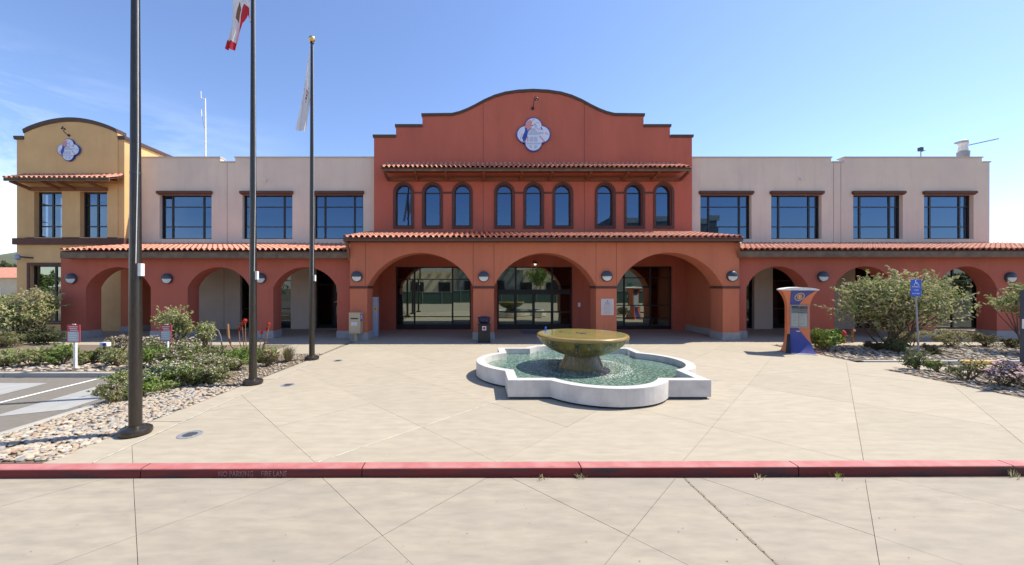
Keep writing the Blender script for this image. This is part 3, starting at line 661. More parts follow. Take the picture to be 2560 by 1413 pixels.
ar = [(X(918, DF), X(1183, DF), zspr, Z(632, DF)-zspr), (X(1235, DF), X(1490.5, DF), zspr, Z(632, DF)-zspr), (X(1541.5, DF), X(1807, DF), zspr, Z(631.5, DF)-zspr)]
arcade(XC0, XC1, DF, .95, Z(603, DF), ar, band=(Z(721.5, DF), Z(715.5, DF)), label='terracotta arcade of three wide arches at the entrance')
zsw = Z(719, DW)
arL = [(X(a, DW), X(b, DW), zsw, Z(668, DW)-zsw) for a, b in ((215, 377), (469, 625), (683, 843))]
arR = [(X(a, DW), X(b, DW), zsw, Z(666, DW)-zsw) for a, b in ((1866, 2022), (2086, 2240), (2340, 2492))]
arR.append((X(2560, DW)+.6, X(2560, DW)+3.8, zsw, Z(666, DW)-zsw))
XL0, XR1 = X(152, DW), X(2560, DW)+5
arcade(XL0, XC0-.003, DW, .78, Z(640, DW), arL, m=M['brick'], label='terracotta arcade of three arches before the left wing')
arcade(XC1+.003, XR1, DW, .78, Z(640, DW), arR, m=M['brick'], label='terracotta arcade of arches before the right wing')
for a in (915, 1183, 1235, 1490, 1541, ):
    x = X(a, DF)+(0 if a != 915 else -.03); obj('control_joint', MB().box(x-.009, x+.009, DF-.002, DF+.003, Z(714, DF), Z(607, DF)), M['redband'], hall)
# side returns of the arcades, ceilings, red pilaster beside the tower
obj('side_wall', MB().box(XC0, XC0+.3, DF+.953, DU-.003, 0, 4.9), M['red'], hall); obj('side_wall', MB().box(XC1-.3, XC1, DF+.953, DU-.003, 0, 4.9), M['red'], hall)
obj('pilaster', MB().box(-20.5, -19.75, 21.8, DB-.003, 0, 4.0), M['red'], hall); obj('plinth', MB().box(-20.53, -19.72, 21.77, DB-.004, 0, .3), M['plinth'], hall)
obj('wall_base', MB().box(XC1-.34, XC1-.302, DF+1.0, DU-.1, 0, .34), M['plinth'], hall)
obj('ceiling', MB().box(XL0+.1, XC0-.01, DW+.79, DB-.01, 3.78, 3.86).box(XC1+.01, XR1, DW+.79, DB-.01, 3.78, 3.86).box(XC0+.31, XC1-.31, DF+.96, DU-.01, 4.6, 4.68), M['red'], hall)
# --- tile roofs
TW = .268
def tileprofile(nA=6, nP=4, w=TW, ra=.088, rp=.046):
    pts = []; wa = ra*2; wp = w-wa
    for k in range(nA+1): a = math.pi*k/nA; pts.append((ra-ra*math.cos(a), ra*.92*math.sin(a)))
    for k in range(1, nP+1): a = math.pi*k/nP; pts.append((wa+wp*(1-math.cos(a))/2, -rp*math.sin(a)*.55))
    return pts
PR = tileprofile()
def tile_geo(slope, lx=.45, th=.016, lift=.02):  # local: x across, y up-slope, z up
    n = len(PR); vs = []
    for (yy, dz, sc_) in ((0, lift, 1.0), (lx, 0, .94)):
        for p in PR: vs.append(((p[0]-TW/2)*sc_+TW/2, yy, p[1]*sc_+dz))
    for p in PR: vs.append((p[0], .004, p[1]+lift-th))
    fs = [(i, i+1, n+i+1, n+i) for i in range(n-1)]+[(2*n+i, 2*n+i+1, i+1, i) for i in range(n-1)]
    c, s_ = math.cos(slope), math.sin(slope)
    return [(x, y*c-z*s_, y*s_+z*c) for x, y, z in vs], fs
def tile_roof(name, x0, x1, y0, z0, y1, z1, nind, label, row=.40, par=hall, front=True):
    slope = math.atan2(z1-z0, y1-y0); ln = math.hypot(z1-z0, y1-y0); rows = int(math.ceil(ln/row-.2)); cols = int((x1-x0)/TW)
    TWx = (x1-x0)/cols
    deck = obj(name, MB().add([(x0, y0+.03, z0-.05), (x1, y0+.03, z0-.05), (x1, y1, z1-.05), (x0, y1, z1-.05), (x0, y0+.03, z0-.09), (x1, y0+.03, z0-.09), (x1, y1, z1-.09), (x0, y1, z1-.09)],
        [(0, 1, 2, 3), (7, 6, 5, 4), (0, 4, 5, 1), (1, 5, 6, 2), (3, 7, 4, 0), (2, 6, 7, 3)]), M['tiledark'], par)
    if label: deck['label'] = label
    g, fs = tile_geo(slope); me = bpy.data.meshes.new('tile'); me.from_pydata(g, [], fs); me.materials.append(M['tile'])
    me.polygons.foreach_set('use_smooth', [True]*len(me.polygons)); me.set_sharp_from_angle(angle=math.radians(40))
    g = np.array(g); fs = np.array(fs); V = []; Fc = []; b = 0; off = wl(deck)
    cells = [(r, c) for r in range(rows) for c in range(cols)]
    for i, (r, c) in enumerate(cells):
        d = r*row+random.uniform(-.008, .008)
        lx = 1 if (r+1)*row < ln+.1 else max(.2, (ln-r*row)/.45)
        px, py, pz = x0+c*TWx+random.uniform(-.006, .006), y0+d*math.cos(slope), z0+d*math.sin(slope)+random.uniform(0, .006)
        if i < nind:
            o = bpy.data.objects.new('tile', me); COL.objects.link(o); o.parent = deck; o.location = (px-off.x, py-off.y, pz-off.z)
            o.rotation_euler = (random.uniform(-.01, .01), random.uniform(-.02, .02), random.uniform(-.012, .012)); o.scale = (TWx/TW, lx, 1)
        else:
            v = g.copy(); v[:, 0] *= TWx/TW; v[:, 1] *= lx; v += [px, py, pz]; V.append(v); Fc.append(fs+b); b += len(v)
    if V:
        o = npmesh('tiling', np.concatenate(V), np.concatenate(Fc), M['tile'], deck, 'stuff', smooth=True)
        o.data.set_sharp_from_angle(angle=math.radians(40))
    return deck
ze, yw = Z(625, 18.55), DB
tile_roof('roof', X(150, 18.55), XC0-.02, 18.55, ze, DB-.01, Z(612, DB), 50, 'sloping clay tile roof over the left arcade')
tile_roof('roof', XC1+.02, XR1, 18.55, ze-.02+.05, DB-.01, Z(611, DB), 78, 'sloping clay tile roof over the right arcade')
zc = Z(594, 17.95)
xr0, xr1 = X(857, 17.95), X(1860, 17.95)
tile_roof('roof', xr0, xr1, 17.95, zc+.02, DU-.01, Z(581, DU), 71, 'sloping clay tile roof over the central arcade')
tile_roof('awning_roof', X(951, 21.45), X(1729, 21.45), 21.42, Z(419, 21.42)+.03, DU-.01, Z(419, 21.42)+.55, 68, 'long tiled awning above the arched windows')
def fascia(x0, x1, y, z0, z1, m, th=.06, nm='fascia'): return obj(nm, MB().bbox(x0, x1, y, y+th, z0, z1, .008), m, hall)
fascia(X(150, 18.6), XC0-.01, 18.6, Z(645.5, 18.6), Z(630.5, 18.6), M['fascia'])
fascia(XC1+.01, XR1, 18.6, Z(643, 18.6), Z(628, 18.6), M['fascia'])
fascia(xr0, xr1, 18.0, Z(603, 18.0), Z(593, 18.0), M['fasciab'])
fascia(X(875, 18.35), X(1848, 18.35), 18.30, Z(606, 18.3), Z(602.6, 18.3), M['redband'], nm='frieze')
mb = MB()                                                            # soffits
mb.add([(xr0, 18.07, Z(603, 18.0)+.02), (xr1, 18.07, Z(603, 18.0)+.02), (xr1, DF, Z(603, 18.0)+.06), (xr0, DF, Z(603, 18.0)+.06)], [(3, 2, 1, 0)])
mb.add([(X(150, 18.6), 18.67, Z(645.5, 18.6)+.03), (XC0-.01, 18.67, Z(645.5, 18.6)+.03), (XC0-.01, DW, Z(645.5, 18.6)+.05), (X(150, 18.6), DW, Z(645.5, 18.6)+.05)], [(3, 2, 1, 0)])
mb.add([(XC1+.01, 18.67, Z(643, 18.6)+.03), (XR1, 18.67, Z(643, 18.6)+.03), (XR1, DW, Z(643, 18.6)+.05), (XC1+.01, DW, Z(643, 18.6)+.05)], [(3, 2, 1, 0)])
obj('soffit', mb, M['redband'], hall)
# gable infills at the roof ends
zg = Z(603, 18.0)
def gable(x, D0, z0, D1, z1, zb): return MB().xsec([(D0, zb), (D1, zb), (D1, z1), (D0, z0)], x, x+.12)
obj('roof_end', gable(xr0, 18.07, zc-.08, DU-.02, Z(581, DU)-.1, 4.72), M['fasciab'], hall)
obj('roof_end', gable(xr1-.12, 18.07, zc-.08, DU-.02, Z(581, DU)-.1, 4.72), M['fasciab'], hall)
obj('roof_end', gable(X(150, 18.6), 18.67, ze-.09, DT-.02, Z(625, 18.55)+.55, 3.98), M['fascia'], hall)
for (xa, xb, ya, za) in ((xr0+.12, XC0-.04, 18.5, Z(604, 18)), (xr1-.12, XC1+.04, 18.5, Z(604, 18))):
    obj('eave_brace', MB().beam((xa, 18.15, za), (xb, DF+.1, za-.85), .11, .14), M['timber'], hall)
# upper awning timbers
fa_y, fz0, fz1 = 21.5, Z(427.5, 21.5), Z(419, 21.5)
fascia(X(955, fa_y), X(1728, fa_y), fa_y, fz0, fz1, M['fascia'])
obj('beam', MB().box(X(971, DU-.15), X(1700, DU-.15), DU-.16, DU-.003, Z(454, DU), Z(445, DU)), M['timber'], hall)
for a in (972, 1045, 1118, 1209, 1300, 1372, 1464, 1553, 1626, 1697):
    x = X(a, DU); obj('bracket', MB().beam((x, DU-.17, Z(452, DU)), (x, fa_y+.08, fz0-.0), .11, .16), M['timber'], hall)
obj('awning_soffit', MB().add([(X(957, fa_y), fa_y+.062, fz0+.06), (X(1726, fa_y), fa_y+.062, fz0+.06), (X(1726, fa_y), DU-.005, Z(445, DU)+.3), (X(957, fa_y), DU-.005, Z(445, DU)+.3)], [(3, 2, 1, 0)]), M['timber'], hall)
# --- mustard tower
xt0, xt1 = X(42, DT), X(311, DT); xp0, xp1 = X(63, DT), X(296, DT); zs_, ze_, zk = Z(348, DT), Z(333, DT), Z(304, DT)
n = 24; crest = []
for i in range(n+1):
    t = i/n; s_ = math.sin(math.pi*t); crest.append((xp0+(xp1-xp0)*t, ze_+(zk-ze_)*(s_**.85 if s_ > 0 else 0)))
zb0, zb1 = Z(612, DT), Z(596, DT)
tw = [(X(88, DT), X(157, DT), Z(598, DT)+.02, Z(479, DT)), (X(202, DT), X(270, DT), Z(598, DT)+.02, Z(479, DT))]
tg = (X(75, DT), X(205, DT), .5, Z(663, DT))
outer = [(xt0, 0), (xt1, 0), (xt1, zs_), (xp1, zs_)]+crest[::-1]+[(xp0, zs_), (xt0, zs_)]
obj('tower_wall', MB().plate(outer, [rect(*w)[::-1] for w in tw]+[rect(*tg)[::-1]], DT, DT+.35), M['must'], hall)['label'] = 'mustard stucco front of the tower'
obj('tower_wall', MB().box(xt1-.35, xt1, DT+.352, 27.5, 0, zs_-.002).box(xt0, xt0+.35, DT+.352, 27.5, 0, 5.6).box(xt0, xt0+.35, DT+.352, 27.5, 8.3, zs_-.002).box(xt0, xt0+.35, DT+.352, 22.6, 5.602, 8.298).box(xt0, xt0+.35, 23.6, 24.0, 5.602, 8.298).box(xt0, xt0+.35, 25.2, 27.5, 5.602, 8.298).box(xt0, xt1, 27.502, 27.8, 0, zs_).box(xt0+.36, xt1-.36, DT+.36, 27.5, zs_-1, zs_-.9), M['must'], hall)['label'] = 'mustard stucco sides of the tower'
obj('raised_panel', MB().plate([(xp0, zb1+.05), (xp1, zb1+.05)]+crest[::-1], [rect(*w)[::-1] for w in tw], DT-.05, DT-.001), M['must'], hall)
capline(crest, DT, M['cap'], t=.3, over=.14)
capline([(xt0-.1, zs_), (xp0-.02, zs_)], DT, M['cap'], t=.26, over=.1); capline([(xp1+.02, zs_), (xt1+.1, zs_)], DT, M['cap'], t=.26, over=.1)
obj('parapet_cap', MB().box(xt1-.4, xt1+.1, DT+.51, 27.9, zs_-.03, zs_+.16), M['cap'], hall)
obj('belt_course', MB().bbox(xt0-.12, xt1+.1, DT-.14, DT+.0, zb0, zb1, .015).box(xt1+.002, xt1+.1, DT+.002, DB-.01, zb0, zb1), M['redband'], hall)
for w in tw: window(*w, DT, (.5,), (.27, .72), bar=.07)
window(*tg, DT, (.42,), (.3, .76), glass='glasslow')
obj('window_surround', MB().plate(rect(tg[0]-.16, tg[1]+.16, tg[2]-.1, tg[3]+.14), [rect(tg[0], tg[1], tg[2], tg[3])[::-1]], DT-.03, DT-.001), M['redband'], hall)
mb = MB().box(xt0+.4, xt1-.4, DT+4, DT+4.1, 0, 11).box(xt0+.4, xt1-.4, DT+.5, DT+4, 4.7, 4.8)
obj('interior', mb, M['inside'], hall)
mb = MB()
for y0 in (22.62, 24.02):
    mb.box(xt0+.1, xt0+.16, y0, y0+.05, 5.61, 8.29).box(xt0+.1, xt0+.16, y0+.45, y0+.5, 5.61, 8.29).box(xt0+.1, xt0+.16, y0+.92, y0+.96, 5.61, 8.29)
    for z in (5.61, 6.5, 7.6, 8.24): mb.box(xt0+.101, xt0+.159, y0+.051, y0+.449, z, z+.05).box(xt0+.101, xt0+.159, y0+.501, y0+.919, z, z+.05)
obj('side_window', mb, M['frame'], hall)
ya = 21.0; xa0, xa1 = X(8, ya), X(272, ya)
tile_roof('awning_roof', xa0, xa1, ya-.03, Z(446, ya)+.03, DT-.06, Z(446, ya)+.42, 23, 'small tiled awning over the tower windows')
fascia(xa0, xa1, ya, Z(452, ya), Z(443, ya), M['fascia'])
obj('beam', MB().box(X(80, DT), X(272, DT), DT-.22, DT-.052, Z(478, DT), Z(470, DT)), M['timber'], hall)
for a, b in ((84, 52), (158, 130), (196, 165), (266, 240)):
    x = X(a, DT); obj('bracket', MB().beam((x, DT-.2, Z(474, DT)), (x-.25, ya+.08, Z(451, ya)), .12, .16), M['timber'], hall)
obj('awning_soffit', MB().add([(xa0, ya+.062, Z(450, ya)), (xa1, ya+.062, Z(450, ya)), (xa1, DT-.052, Z(470, DT)+.25), (xa0, DT-.052, Z(470, DT)+.25)], [(3, 2, 1, 0)]), M['timbery'], hall)
# ------------------------------------------------------------------ fixtures on the hall
def wall_lamp(px, py, D, label):
    x, z = X(px, D), Z(py, D); t = thing('wall_lamp', label, 'lamp', (x, D, z), 'round half-shaded lamps along the arcades'); r = .265
    obj('housing', MB().disk(x, D-.10, z, r, .10, 32), M['lampdark'], t, autos=True)
    # domed upper hood and frosted lower half
    def half(a0, a1, rr, dep, n=14, m=5):
        vs = [(x, D-.10-dep, z)]; fs = []
        for j in range(1, m+1):
            q = j/m*math.pi/2
            for i in range(n+1):
                a = a0+(a1-a0)*i/n; vs.append((x+rr*math.sin(q)*math.cos(a), D-.10-dep*math.cos(q), z+rr*math.sin(q)*math.sin(a)))
        for i in range(n): fs.append((0, 1+i, 2+i))
        for j in range(m-1):
            for i in range(n): a = 1+j*(n+1)+i; fs.append((a, a+n+1, a+n+2, a+1))
        return MB().add(vs, [f[::-1] for f in fs])
    obj('hood', half(0, math.pi, r*.97, .12), M['lampdark'], t, smooth=True)
    obj('diffuser', half(math.pi, 2*math.pi, r*.86, .075), M['lampglass'], t, smooth=True)
wall_lamp(181, 697, DW, 'round lamp on the arcade pier nearest the tower, leftmost of all')
wall_lamp(420, 697, DW, 'round lamp just right of the thick nearest flagpole')
wall_lamp(653, 696, DW, 'round lamp half hidden beside the middle flagpole')
wall_lamp(893, 692, DF, 'round lamp on the pier above the tan drop box')
wall_lamp(1209, 692, DF, 'round lamp on the pier above the black litter bin')
wall_lamp(1516, 691, DF, 'round lamp on the pier above the white plaque')
wall_lamp(1829, 691, DF, 'round lamp on the right end pier of the entrance arcade')
wall_lamp(2055, 692, DW, 'round lamp on the pier between orange kiosk and large shrub')
wall_lamp(2523, 694, DW, 'round lamp at the far right above the edge shrub')
def quatrefoil(cx, cz, R, n=12):                 # barbed outline
    c, r, b = R*.50, R*.50, R*.56; pts = []
    for q in range(4):
        a = q*math.pi/2; ux, uz = math.cos(a), math.sin(a)
        k0 = math.acos(min(1, 0.0)) ; lim = 1.62
        for i in range(n+1):
            t = -lim+2*lim*i/n; pts.append((cx+ux*c+r*math.cos(a+t), cz+uz*c+r*math.sin(a+t)))
        d = a+math.pi/4; pts.append((cx+b*math.sqrt(2)*math.cos(d)*1.0, cz+b*math.sqrt(2)*math.sin(d)*1.0))
    return pts
def emblem(cx, cz, D, R, label):
    t = thing('emblem_sign', label, 'emblem', (cx, D, cz), 'quatrefoil emblems on the parapets')
    obj('backing', MB().plate(quatrefoil(cx, cz, R*1.045), [], D-.10, D-.002), M['bluep'], t)
    obj('face', MB().plate(quatrefoil(cx, cz, R*.98), [], D-.115, D-.101), M['lilac'], t)
    y = D-.119; S = lambda pts: [(cx+(a-740)/480*R, cz-(b-670)/480*R) for a, b in pts]
    def art(nm, polys, m, dy=0):
        mb = MB()
        for p in polys: mb.plate(S(p)[::-1], [], y-dy, y-dy+.003)
        return obj(nm, mb, M[m], t)
    art('salmon_shape', [[(470, 470), (560, 300), (640, 250), (700, 290), (690, 420), (650, 500), (590, 550), (520, 500)]], 'salmon')
    art('rose_rays', [[(690, 260), (750, 225), (770, 240), (700, 290)], [(780, 340), (900, 310), (905, 330), (785, 355)], [(780, 445), (960, 545), (935, 560), (770, 462)],
        [(885, 720), (935, 705), (1080, 870), (1040, 890)], [(1080, 610), (1180, 665), (1175, 695), (1075, 640)], [(545, 730), (590, 730), (598, 880), (545, 890)],
        [(400, 640), (420, 640), (360, 830), (340, 820)], [(370, 560), (400, 500), (330, 650), (305, 690)]], 'pinkp')
    art('hall_print', [[(680, 510), (740, 480), (800, 510), (850, 600), (630, 600)], [(600, 606), (1050, 606), (1030, 650), (870, 690), (580, 690)], [(630, 740), (740, 740), (740, 885), (620, 885)],
        [(755, 740), (845, 740), (865, 885), (755, 885)], [(520, 915), (960, 915), (930, 965), (545, 965)], [(600, 990), (700, 990), (690, 1080), (640, 1060)], [(760, 990), (870, 990), (830, 1070), (760, 1090)]], 'greyp')
    art('figure_print', [[(485, 500), (515, 480), (550, 500), (565, 550), (590, 555), (690, 470), (700, 480), (600, 580), (575, 620), (555, 740), (505, 860), (495, 935), (480, 935), (475, 830), (455, 890), (430, 880), (430, 800), (400, 795), (440, 690), (480, 600), (495, 555)],
        [(945, 480), (965, 450), (1020, 560), (960, 520)], [(670, 410), (740, 395), (745, 415), (690, 430)], [(745, 370), (810, 380), (805, 395), (760, 390)], [(780, 420), (845, 420), (840, 435), (785, 433)]], 'bluep', .003)
    return t
emblem(X(1333, DU), Z(338, DU), DU-.004, X(1374, DU)-X(1333, DU), 'large white and blue quatrefoil emblem on the red central parapet')
emblem(X(178, DT), Z(377, DT), DT-.055, .62, 'smaller quatrefoil emblem high on the mustard tower')
def goose(x, z, D, label, s=1):
    t = thing('sign_lamp', label, 'lamp', (x, D, z), 'floodlights over the emblems')
    obj('wall_plate', MB().disk(x-.06*s, D-.05, z-.16*s, .07*s, .05, 14), M['black'], t)
    obj('arm', MB().tube([(x-.06*s, D-.05, z-.16*s), (x-.06*s, D-.25*s, z-.08*s), (x-.04*s, D-.4*s, z+.12*s), (x, D-.42*s, z+.2*s)], .022, 8), M['black'], t)
    obj('shade', MB().lathe([(.02, .14), (.05, .1), (.11, -.02), (.10, -.02), (.03, .07)], (x+.06*s, D-.42*s, z+.05*s), 16), M['black'], t, smooth=True)
    obj('bulb', MB().lathe([(0, -.05), (.04, -.02), (.04, .03), (0, .06)], (x+.06*s, D-.42*s, z+.05*s), 12), M['lampglass'], t, smooth=True)
goose(X(1335, DU), Z(263, DU), DU, 'black gooseneck lamp above the large red wall emblem', 1.3)
goose(X(178, DT), Z(333, DT), DT-.05, 'black gooseneck lamp above the tower emblem', 1.0)
x, z = X(1337, DU), Z(660, DU); t = thing('entrance_lamp', 'small flush lamp over the glass entrance doors', 'lamp', (x, DU, z))
obj('hood', MB().lathe([(.14, 0), (.13, .05), (.05, .12), (0, .13)], (x, DU-.15, z), 16), M['black'], t, smooth=True)
obj('bulb', MB().lathe([(0, -.1), (.06, -.08), (.08, 0)], (x, DU-.15, z), 14), emitmat('lit_entrance_bulb', (1, .9, .75), .5), t, smooth=True)
x, z = X(66, DT), Z(643, DT); t = thing('flood_light', 'pale floodlight on the tower wall above the lower window', 'lamp', (x, DT, z))
obj('lamp_head', MB().lathe([(0, -.2), (.12, -.17), (.14, 0), (.1, .12), (0, .15)], (x-.15, DT-.3, z), 14), M['bluegrey'], t, smooth=True)
obj('bracket', MB().tube([(x-.1, DT-.3, z), (x+.15, DT-.2, z-.02), (x+.4, DT, z-.05)], .04, 8), M['black'], t)
def camera_fix(px, py, D, label):
    x, z = X(px, D), Z(py, D); t = thing('security_camera', label, 'camera', (x, D, z))
    obj('mount', MB().bbox(x-.05, x+.05, D-.08, D, z-.03, z+.05, .01), M['white'], t)
    obj('dome', MB().lathe([(0, -.14), (.05, -.12), (.07, -.05), (.05, 0)], (x, D-.1, z), 12), M['lampglass'], t, smooth=True)
camera_fix(1846, 607, DF, 'small white security camera under the right end of the central eave')
camera_fix(664, 450, DB, 'small white security camera on the beige wall above the second window')
camera_fix(2000, 446, DB, 'small pale security camera on the right beige wall above its second window')
# plaque, notice, hanging things
x0, x1, z0, z1 = X(1502, DF), X(1534, DF), Z(788, DF), Z(747, DF)
t = thing('plaque', 'white dedication plaque with engraved lines on the pier right of the entrance', 'plaque', ((x0+x1)/2, DF, z0))
obj('slab', MB().bbox(x0, x1, DF-.03, DF, z0, z1, .006), mat('plaque_stone', (.62, .53, .5), .5, (.55, .46, .44), scale=5), t)
mb = MB(); cx = (x0+x1)/2
mb.disk(cx, DF-.034, z1-.11, .035, .004, 12)
for i, (wd, hh) in enumerate(((.16, .02), (.12, .02), (.2, .014), (.14, .01), (.17, .01), (.17, .01), (.16, .008), (.17, .008), (.15, .008), (.2, .01))):
    z = z1-.2-i*.055; mb.box(cx-wd/1.0*.9, cx+wd*.9, DF-.034, DF-.031, z, z+hh)
obj('engraving', mb, M['ink'], t)
x, z = X(1448, DU), Z(762, DU); t = tag(obj('wall_notice', MB().box(x-.07, x+.07, DU-.02, DU-.002, z-.12, z+.12), M['paper']), 'small white notice on the red wall beside the entrance doors', 'notice')
t = tag(obj('doormat', MB().bbox(X(1300, 22.0), X(1400, 22.0), 20.6, 22.3, .001, .016, .004), M['mat']), 'grey doormat in front of the entrance doors', 'mat')
# --- tan drop box
bx0, bx1, by, bz0, bz1 = X(873, 18.0), X(901, 18.0), 17.95, Z(834, 17.95), Z(782, 17.95)
t = thing('drop_box', 'tan metal drop box on a post before the left entrance pier', 'drop box', ((bx0+bx1)/2, by, 0))
obj('post', MB().bbox((bx0+bx1)/2-.07, (bx0+bx1)/2+.07, by+.15, by+.29, 0, bz0, .008).box((bx0+bx1)/2-.12, (bx0+bx1)/2+.12, by+.1, by+.34, 0, .015), M['tan'], t)
obj('cabinet', MB().bbox(bx0, bx1, by, by+.46, bz0, bz1-.03, .012), M['tan'], t)
obj('lid', MB().bbox(bx0-.015, bx1+.015, by-.015, by+.475, bz1-.032, bz1+.0, .01), M['tan'], t)
obj('slot', MB().bbox(bx0+.09, bx1-.09, by-.03, by-.001, bz1-.30, bz1-.25, .006), M['dark'], t)
obj('door', MB().bbox(bx0+.05, bx1-.06, by-.012, by-.001, bz0+.06, bz0+.55, .004), M['tan'], t)
sx0 = bx0+.13; obj('sticker', MB().box(sx0, sx0+.24, by-.016, by-.0125, bz0+.38, bz0+.53), M['paper'], t)
text('lettering', 'THIS', .075, (sx0+.03, by-.018, bz0+.465), (R90, 0, 0), M['blueink'], t, sx=1.1); text('lettering', 'BOX', .075, (sx0+.04, by-.018, bz0+.395), (R90, 0, 0), M['blueink'], t, sx=1.1)
obj('side_sticker', MB().box(bx1+.001, bx1+.004, by+.08, by+.36, bz1-.42, bz1-.1), M['blueink'], t)
mb = MB(); mb.tube([(bx1+.006, by+.22+.07*math.cos(a), bz1-.24+.08*math.sin(a)) for a in np.linspace(.5, 5.2, 14)], .012, 5); mb.tube([(bx1+.006, by+.22, bz1-.13), (bx1+.006, by+.2, bz1-.25), (bx1+.006, by+.28, bz1-.3)], .012, 5)
obj('side_symbol', mb, M['paper'], t)
# --- blue grey post panel behind the pier
x0, x1, y0 = X(929, 19.55), X(944, 19.55), 19.46
t = thing('access_post', 'tall blue grey metal post with yellow plate behind the left entrance pier', 'post', ((x0+x1)/2, y0, 0))
obj('post_body', MB().bbox(x0, x1+.02, y0, y0+.3, .02, Z(743, y0), .01), M['bluegrey'], t); obj('foot', MB().box(x0-.02, x1+.05, y0-.03, y0+.33, 0, .02), M['grey'], t)
obj('plate', MB().box(x0+.14, x1+.01, y0-.008, y0-.001, Z(776, y0), Z(769, y0)), M['yellow'], t); obj('button', MB().disk(x0+.22, y0-.02, Z(772.5, y0), .035, .012, 12), M['black'], t)
# --- litter bin
yb = 17.45; cx = X(1210.5, yb); t = thing('litter_bin', 'black litter bin with domed navy top before the pier left of the doors', 'litter bin', (cx, yb, 0))
zt = Z(811, yb); hw = .285
obj('body', MB().bbox(cx-hw, cx+hw, yb, yb+2*hw, .03, zt, .03).box(cx-hw-.02, cx+hw+.02, yb-.02, yb+2*hw+.02, zt-.04, zt-.005).box(cx-hw-.01, cx+hw+.01, yb-.01, yb+2*hw+.01, 0, .05), M['black'], t)
mb = MB()
for i in range(9): x = cx-hw+.04+i*(2*hw-.08)/8; mb.box(x-.006, x+.006, yb-.012, yb-.001, .08, zt-.07)
obj('ribs', mb, M['black'], t)
for sx, sy in ((-1, 0), (1, 0), (-1, 1), (1, 1)): obj('lid_post', MB().tube([(cx+sx*.2, yb+.08+sy*.41, zt-.01), (cx+sx*.2, yb+.08+sy*.41, zt+.09)], .016, 6), M['black'], t)
obj('lid', MB().lathe([(.15, .03), (.24, .06), (.27, .10), (.30, .12), (.30, .135), (.265, .14), (.265, .25), (.335, .262), (.335, .275), (.30, .295), (.2, .335), (.08, .355), (0, .36)], (cx, yb+hw, zt+.0), 28), M['navy'], t, autos=True)
obj('label_plate', MB().box(cx-.09, cx+.09, yb-.018, yb-.0125, zt-.27, zt-.09), M['paper'], t); obj('label_mark', MB().disk(cx, yb-.022, zt-.18, .072, .003, 20), M['signred'], t)
# ------------------------------------------------------------------ fountain
fx, fy = 3.03, 11.09
fo = thing('fountain', 'overflowing ochre bowl fountain in a white concrete quatrefoil basin', 'fountain', (fx, fy, 0))
def qfoil(off):                                  # square corners with round lobes; off = inset
    hs, c, r = 2.34-off, 1.46, 1.62-off
    hw = math.sqrt(max(.01, r*r-(hs-c)**2)); a = math.atan2(hw, hs-c); pts = []
    for q in range(4):
        b = q*math.pi/2; ux, uy = math.cos(b), math.sin(b)
        for i in range(25):
            t = -a+2*a*i/24; pts.append((fx+ux*c+r*math.cos(b+t), fy+uy*c+r*math.sin(b+t)))
        ca, sa = ux-uy, uy+ux; pts.append((fx+hs*ca, fy+hs*sa))
    return pts
def ringwall(o, i, z0, z1, ch=0):
    n = len(o); vs = [(*p, z0) for p in o]+[(*p, z1) for p in o]+[(*p, z1) for p in i]+[(*p, z0) for p in i]; fs = []
    for k in range(n):
        j = (k+1) % n
        fs += [(k, j, n+j, n+k), (n+k, n+j, 2*n+j, 2*n+k), (2*n+k, 2*n+j, 3*n+j, 3*n+k), (3*n+k, 3*n+j, j, k)]
    return MB().add(vs, fs)
obj('basin_base', ringwall(qfoil(.06), qfoil(.2), 0, .052), M['dark'], fo)
bw = obj('basin_wall', ringwall(qfoil(0), qfoil(.24), .05, .425), M['fwall'], fo)
obj('coping', ringwall(qfoil(.004), qfoil(.236), .4255, .437), M['fcap'], fo)
M['pool'] = mat('pebble_pool_floor', (.03, .12, .10), .035, (.16, .30, .24), scale=30, detail=3, lo=.42, hi=.62, col3=(.01, .06, .055), scale3=22, amt3=.8, bump=.35, bscale=16, bdist=.012, spec=.6)
pf = qfoil(.235); obj('pool_floor', MB().add([(fx, fy, .03)]+[(*p, .03) for p in pf], [(0, k+1, (k+1) % len(pf)+1) for k in range(len(pf))]), M['pool'], fo)
wv = 0.255
gm = M['water'] = mat('basin_water', (.07, .155, .125), .06, (.27, .345, .27), scale=15, detail=8, lo=.43, hi=.6, col3=(.015, .06, .055), scale3=11, amt3=.9, bump=.5, bscale=9, bdist=.02, spec=.5)
obj('water', MB().add([(fx, fy, wv)]+[(*p, wv) for p in pf], [(0, k+1, (k+1) % len(pf)+1) for k in range(len(pf))]), gm, fo)
M['bowl'] = mat('glazed_ochre_bowl', (.25, .17, .04), .28, (.16, .125, .03), scale=5, stretch=(1, 1, .18), bump=.5, bscale=30, col3=(.03, .05, .01), scale3=3.6, amt3=1.3, spec=.5, bdist=.012, streak=.6, scol=(.03, .04, .01))
M['bowlrim'] = mat('ochre_bowl_rim', (.33, .215, .06), .28, (.26, .175, .05), scale=4, spec=.6)
M['ped'] = mat('wet_brown_pedestal', (.30, .21, .085), .25, (.19, .135, .05), scale=3, stretch=(1, 1, .3), col3=(.33, .25, .15), scale3=2, amt3=.5, bump=.05, bscale=20)
prof = [(.40, .60), (.50, .62), (.72, .69), (.95, .80), (1.12, .92), (1.215, 1.03), (1.245, 1.105)]
obj('bowl', MB().lathe(prof, (fx, fy, 0), 72), M['bowl'], fo, autos=True)
prof = [(1.245, 1.105), (1.285, 1.125), (1.30, 1.16), (1.29, 1.20), (1.262, 1.222), (1.225, 1.228), (1.13, 1.226), (1.10, 1.21), (1.08, 1.15)]
obj('bowl_rim', MB().lathe(prof, (fx, fy, 0), 72), M['bowlrim'], fo, autos=True)
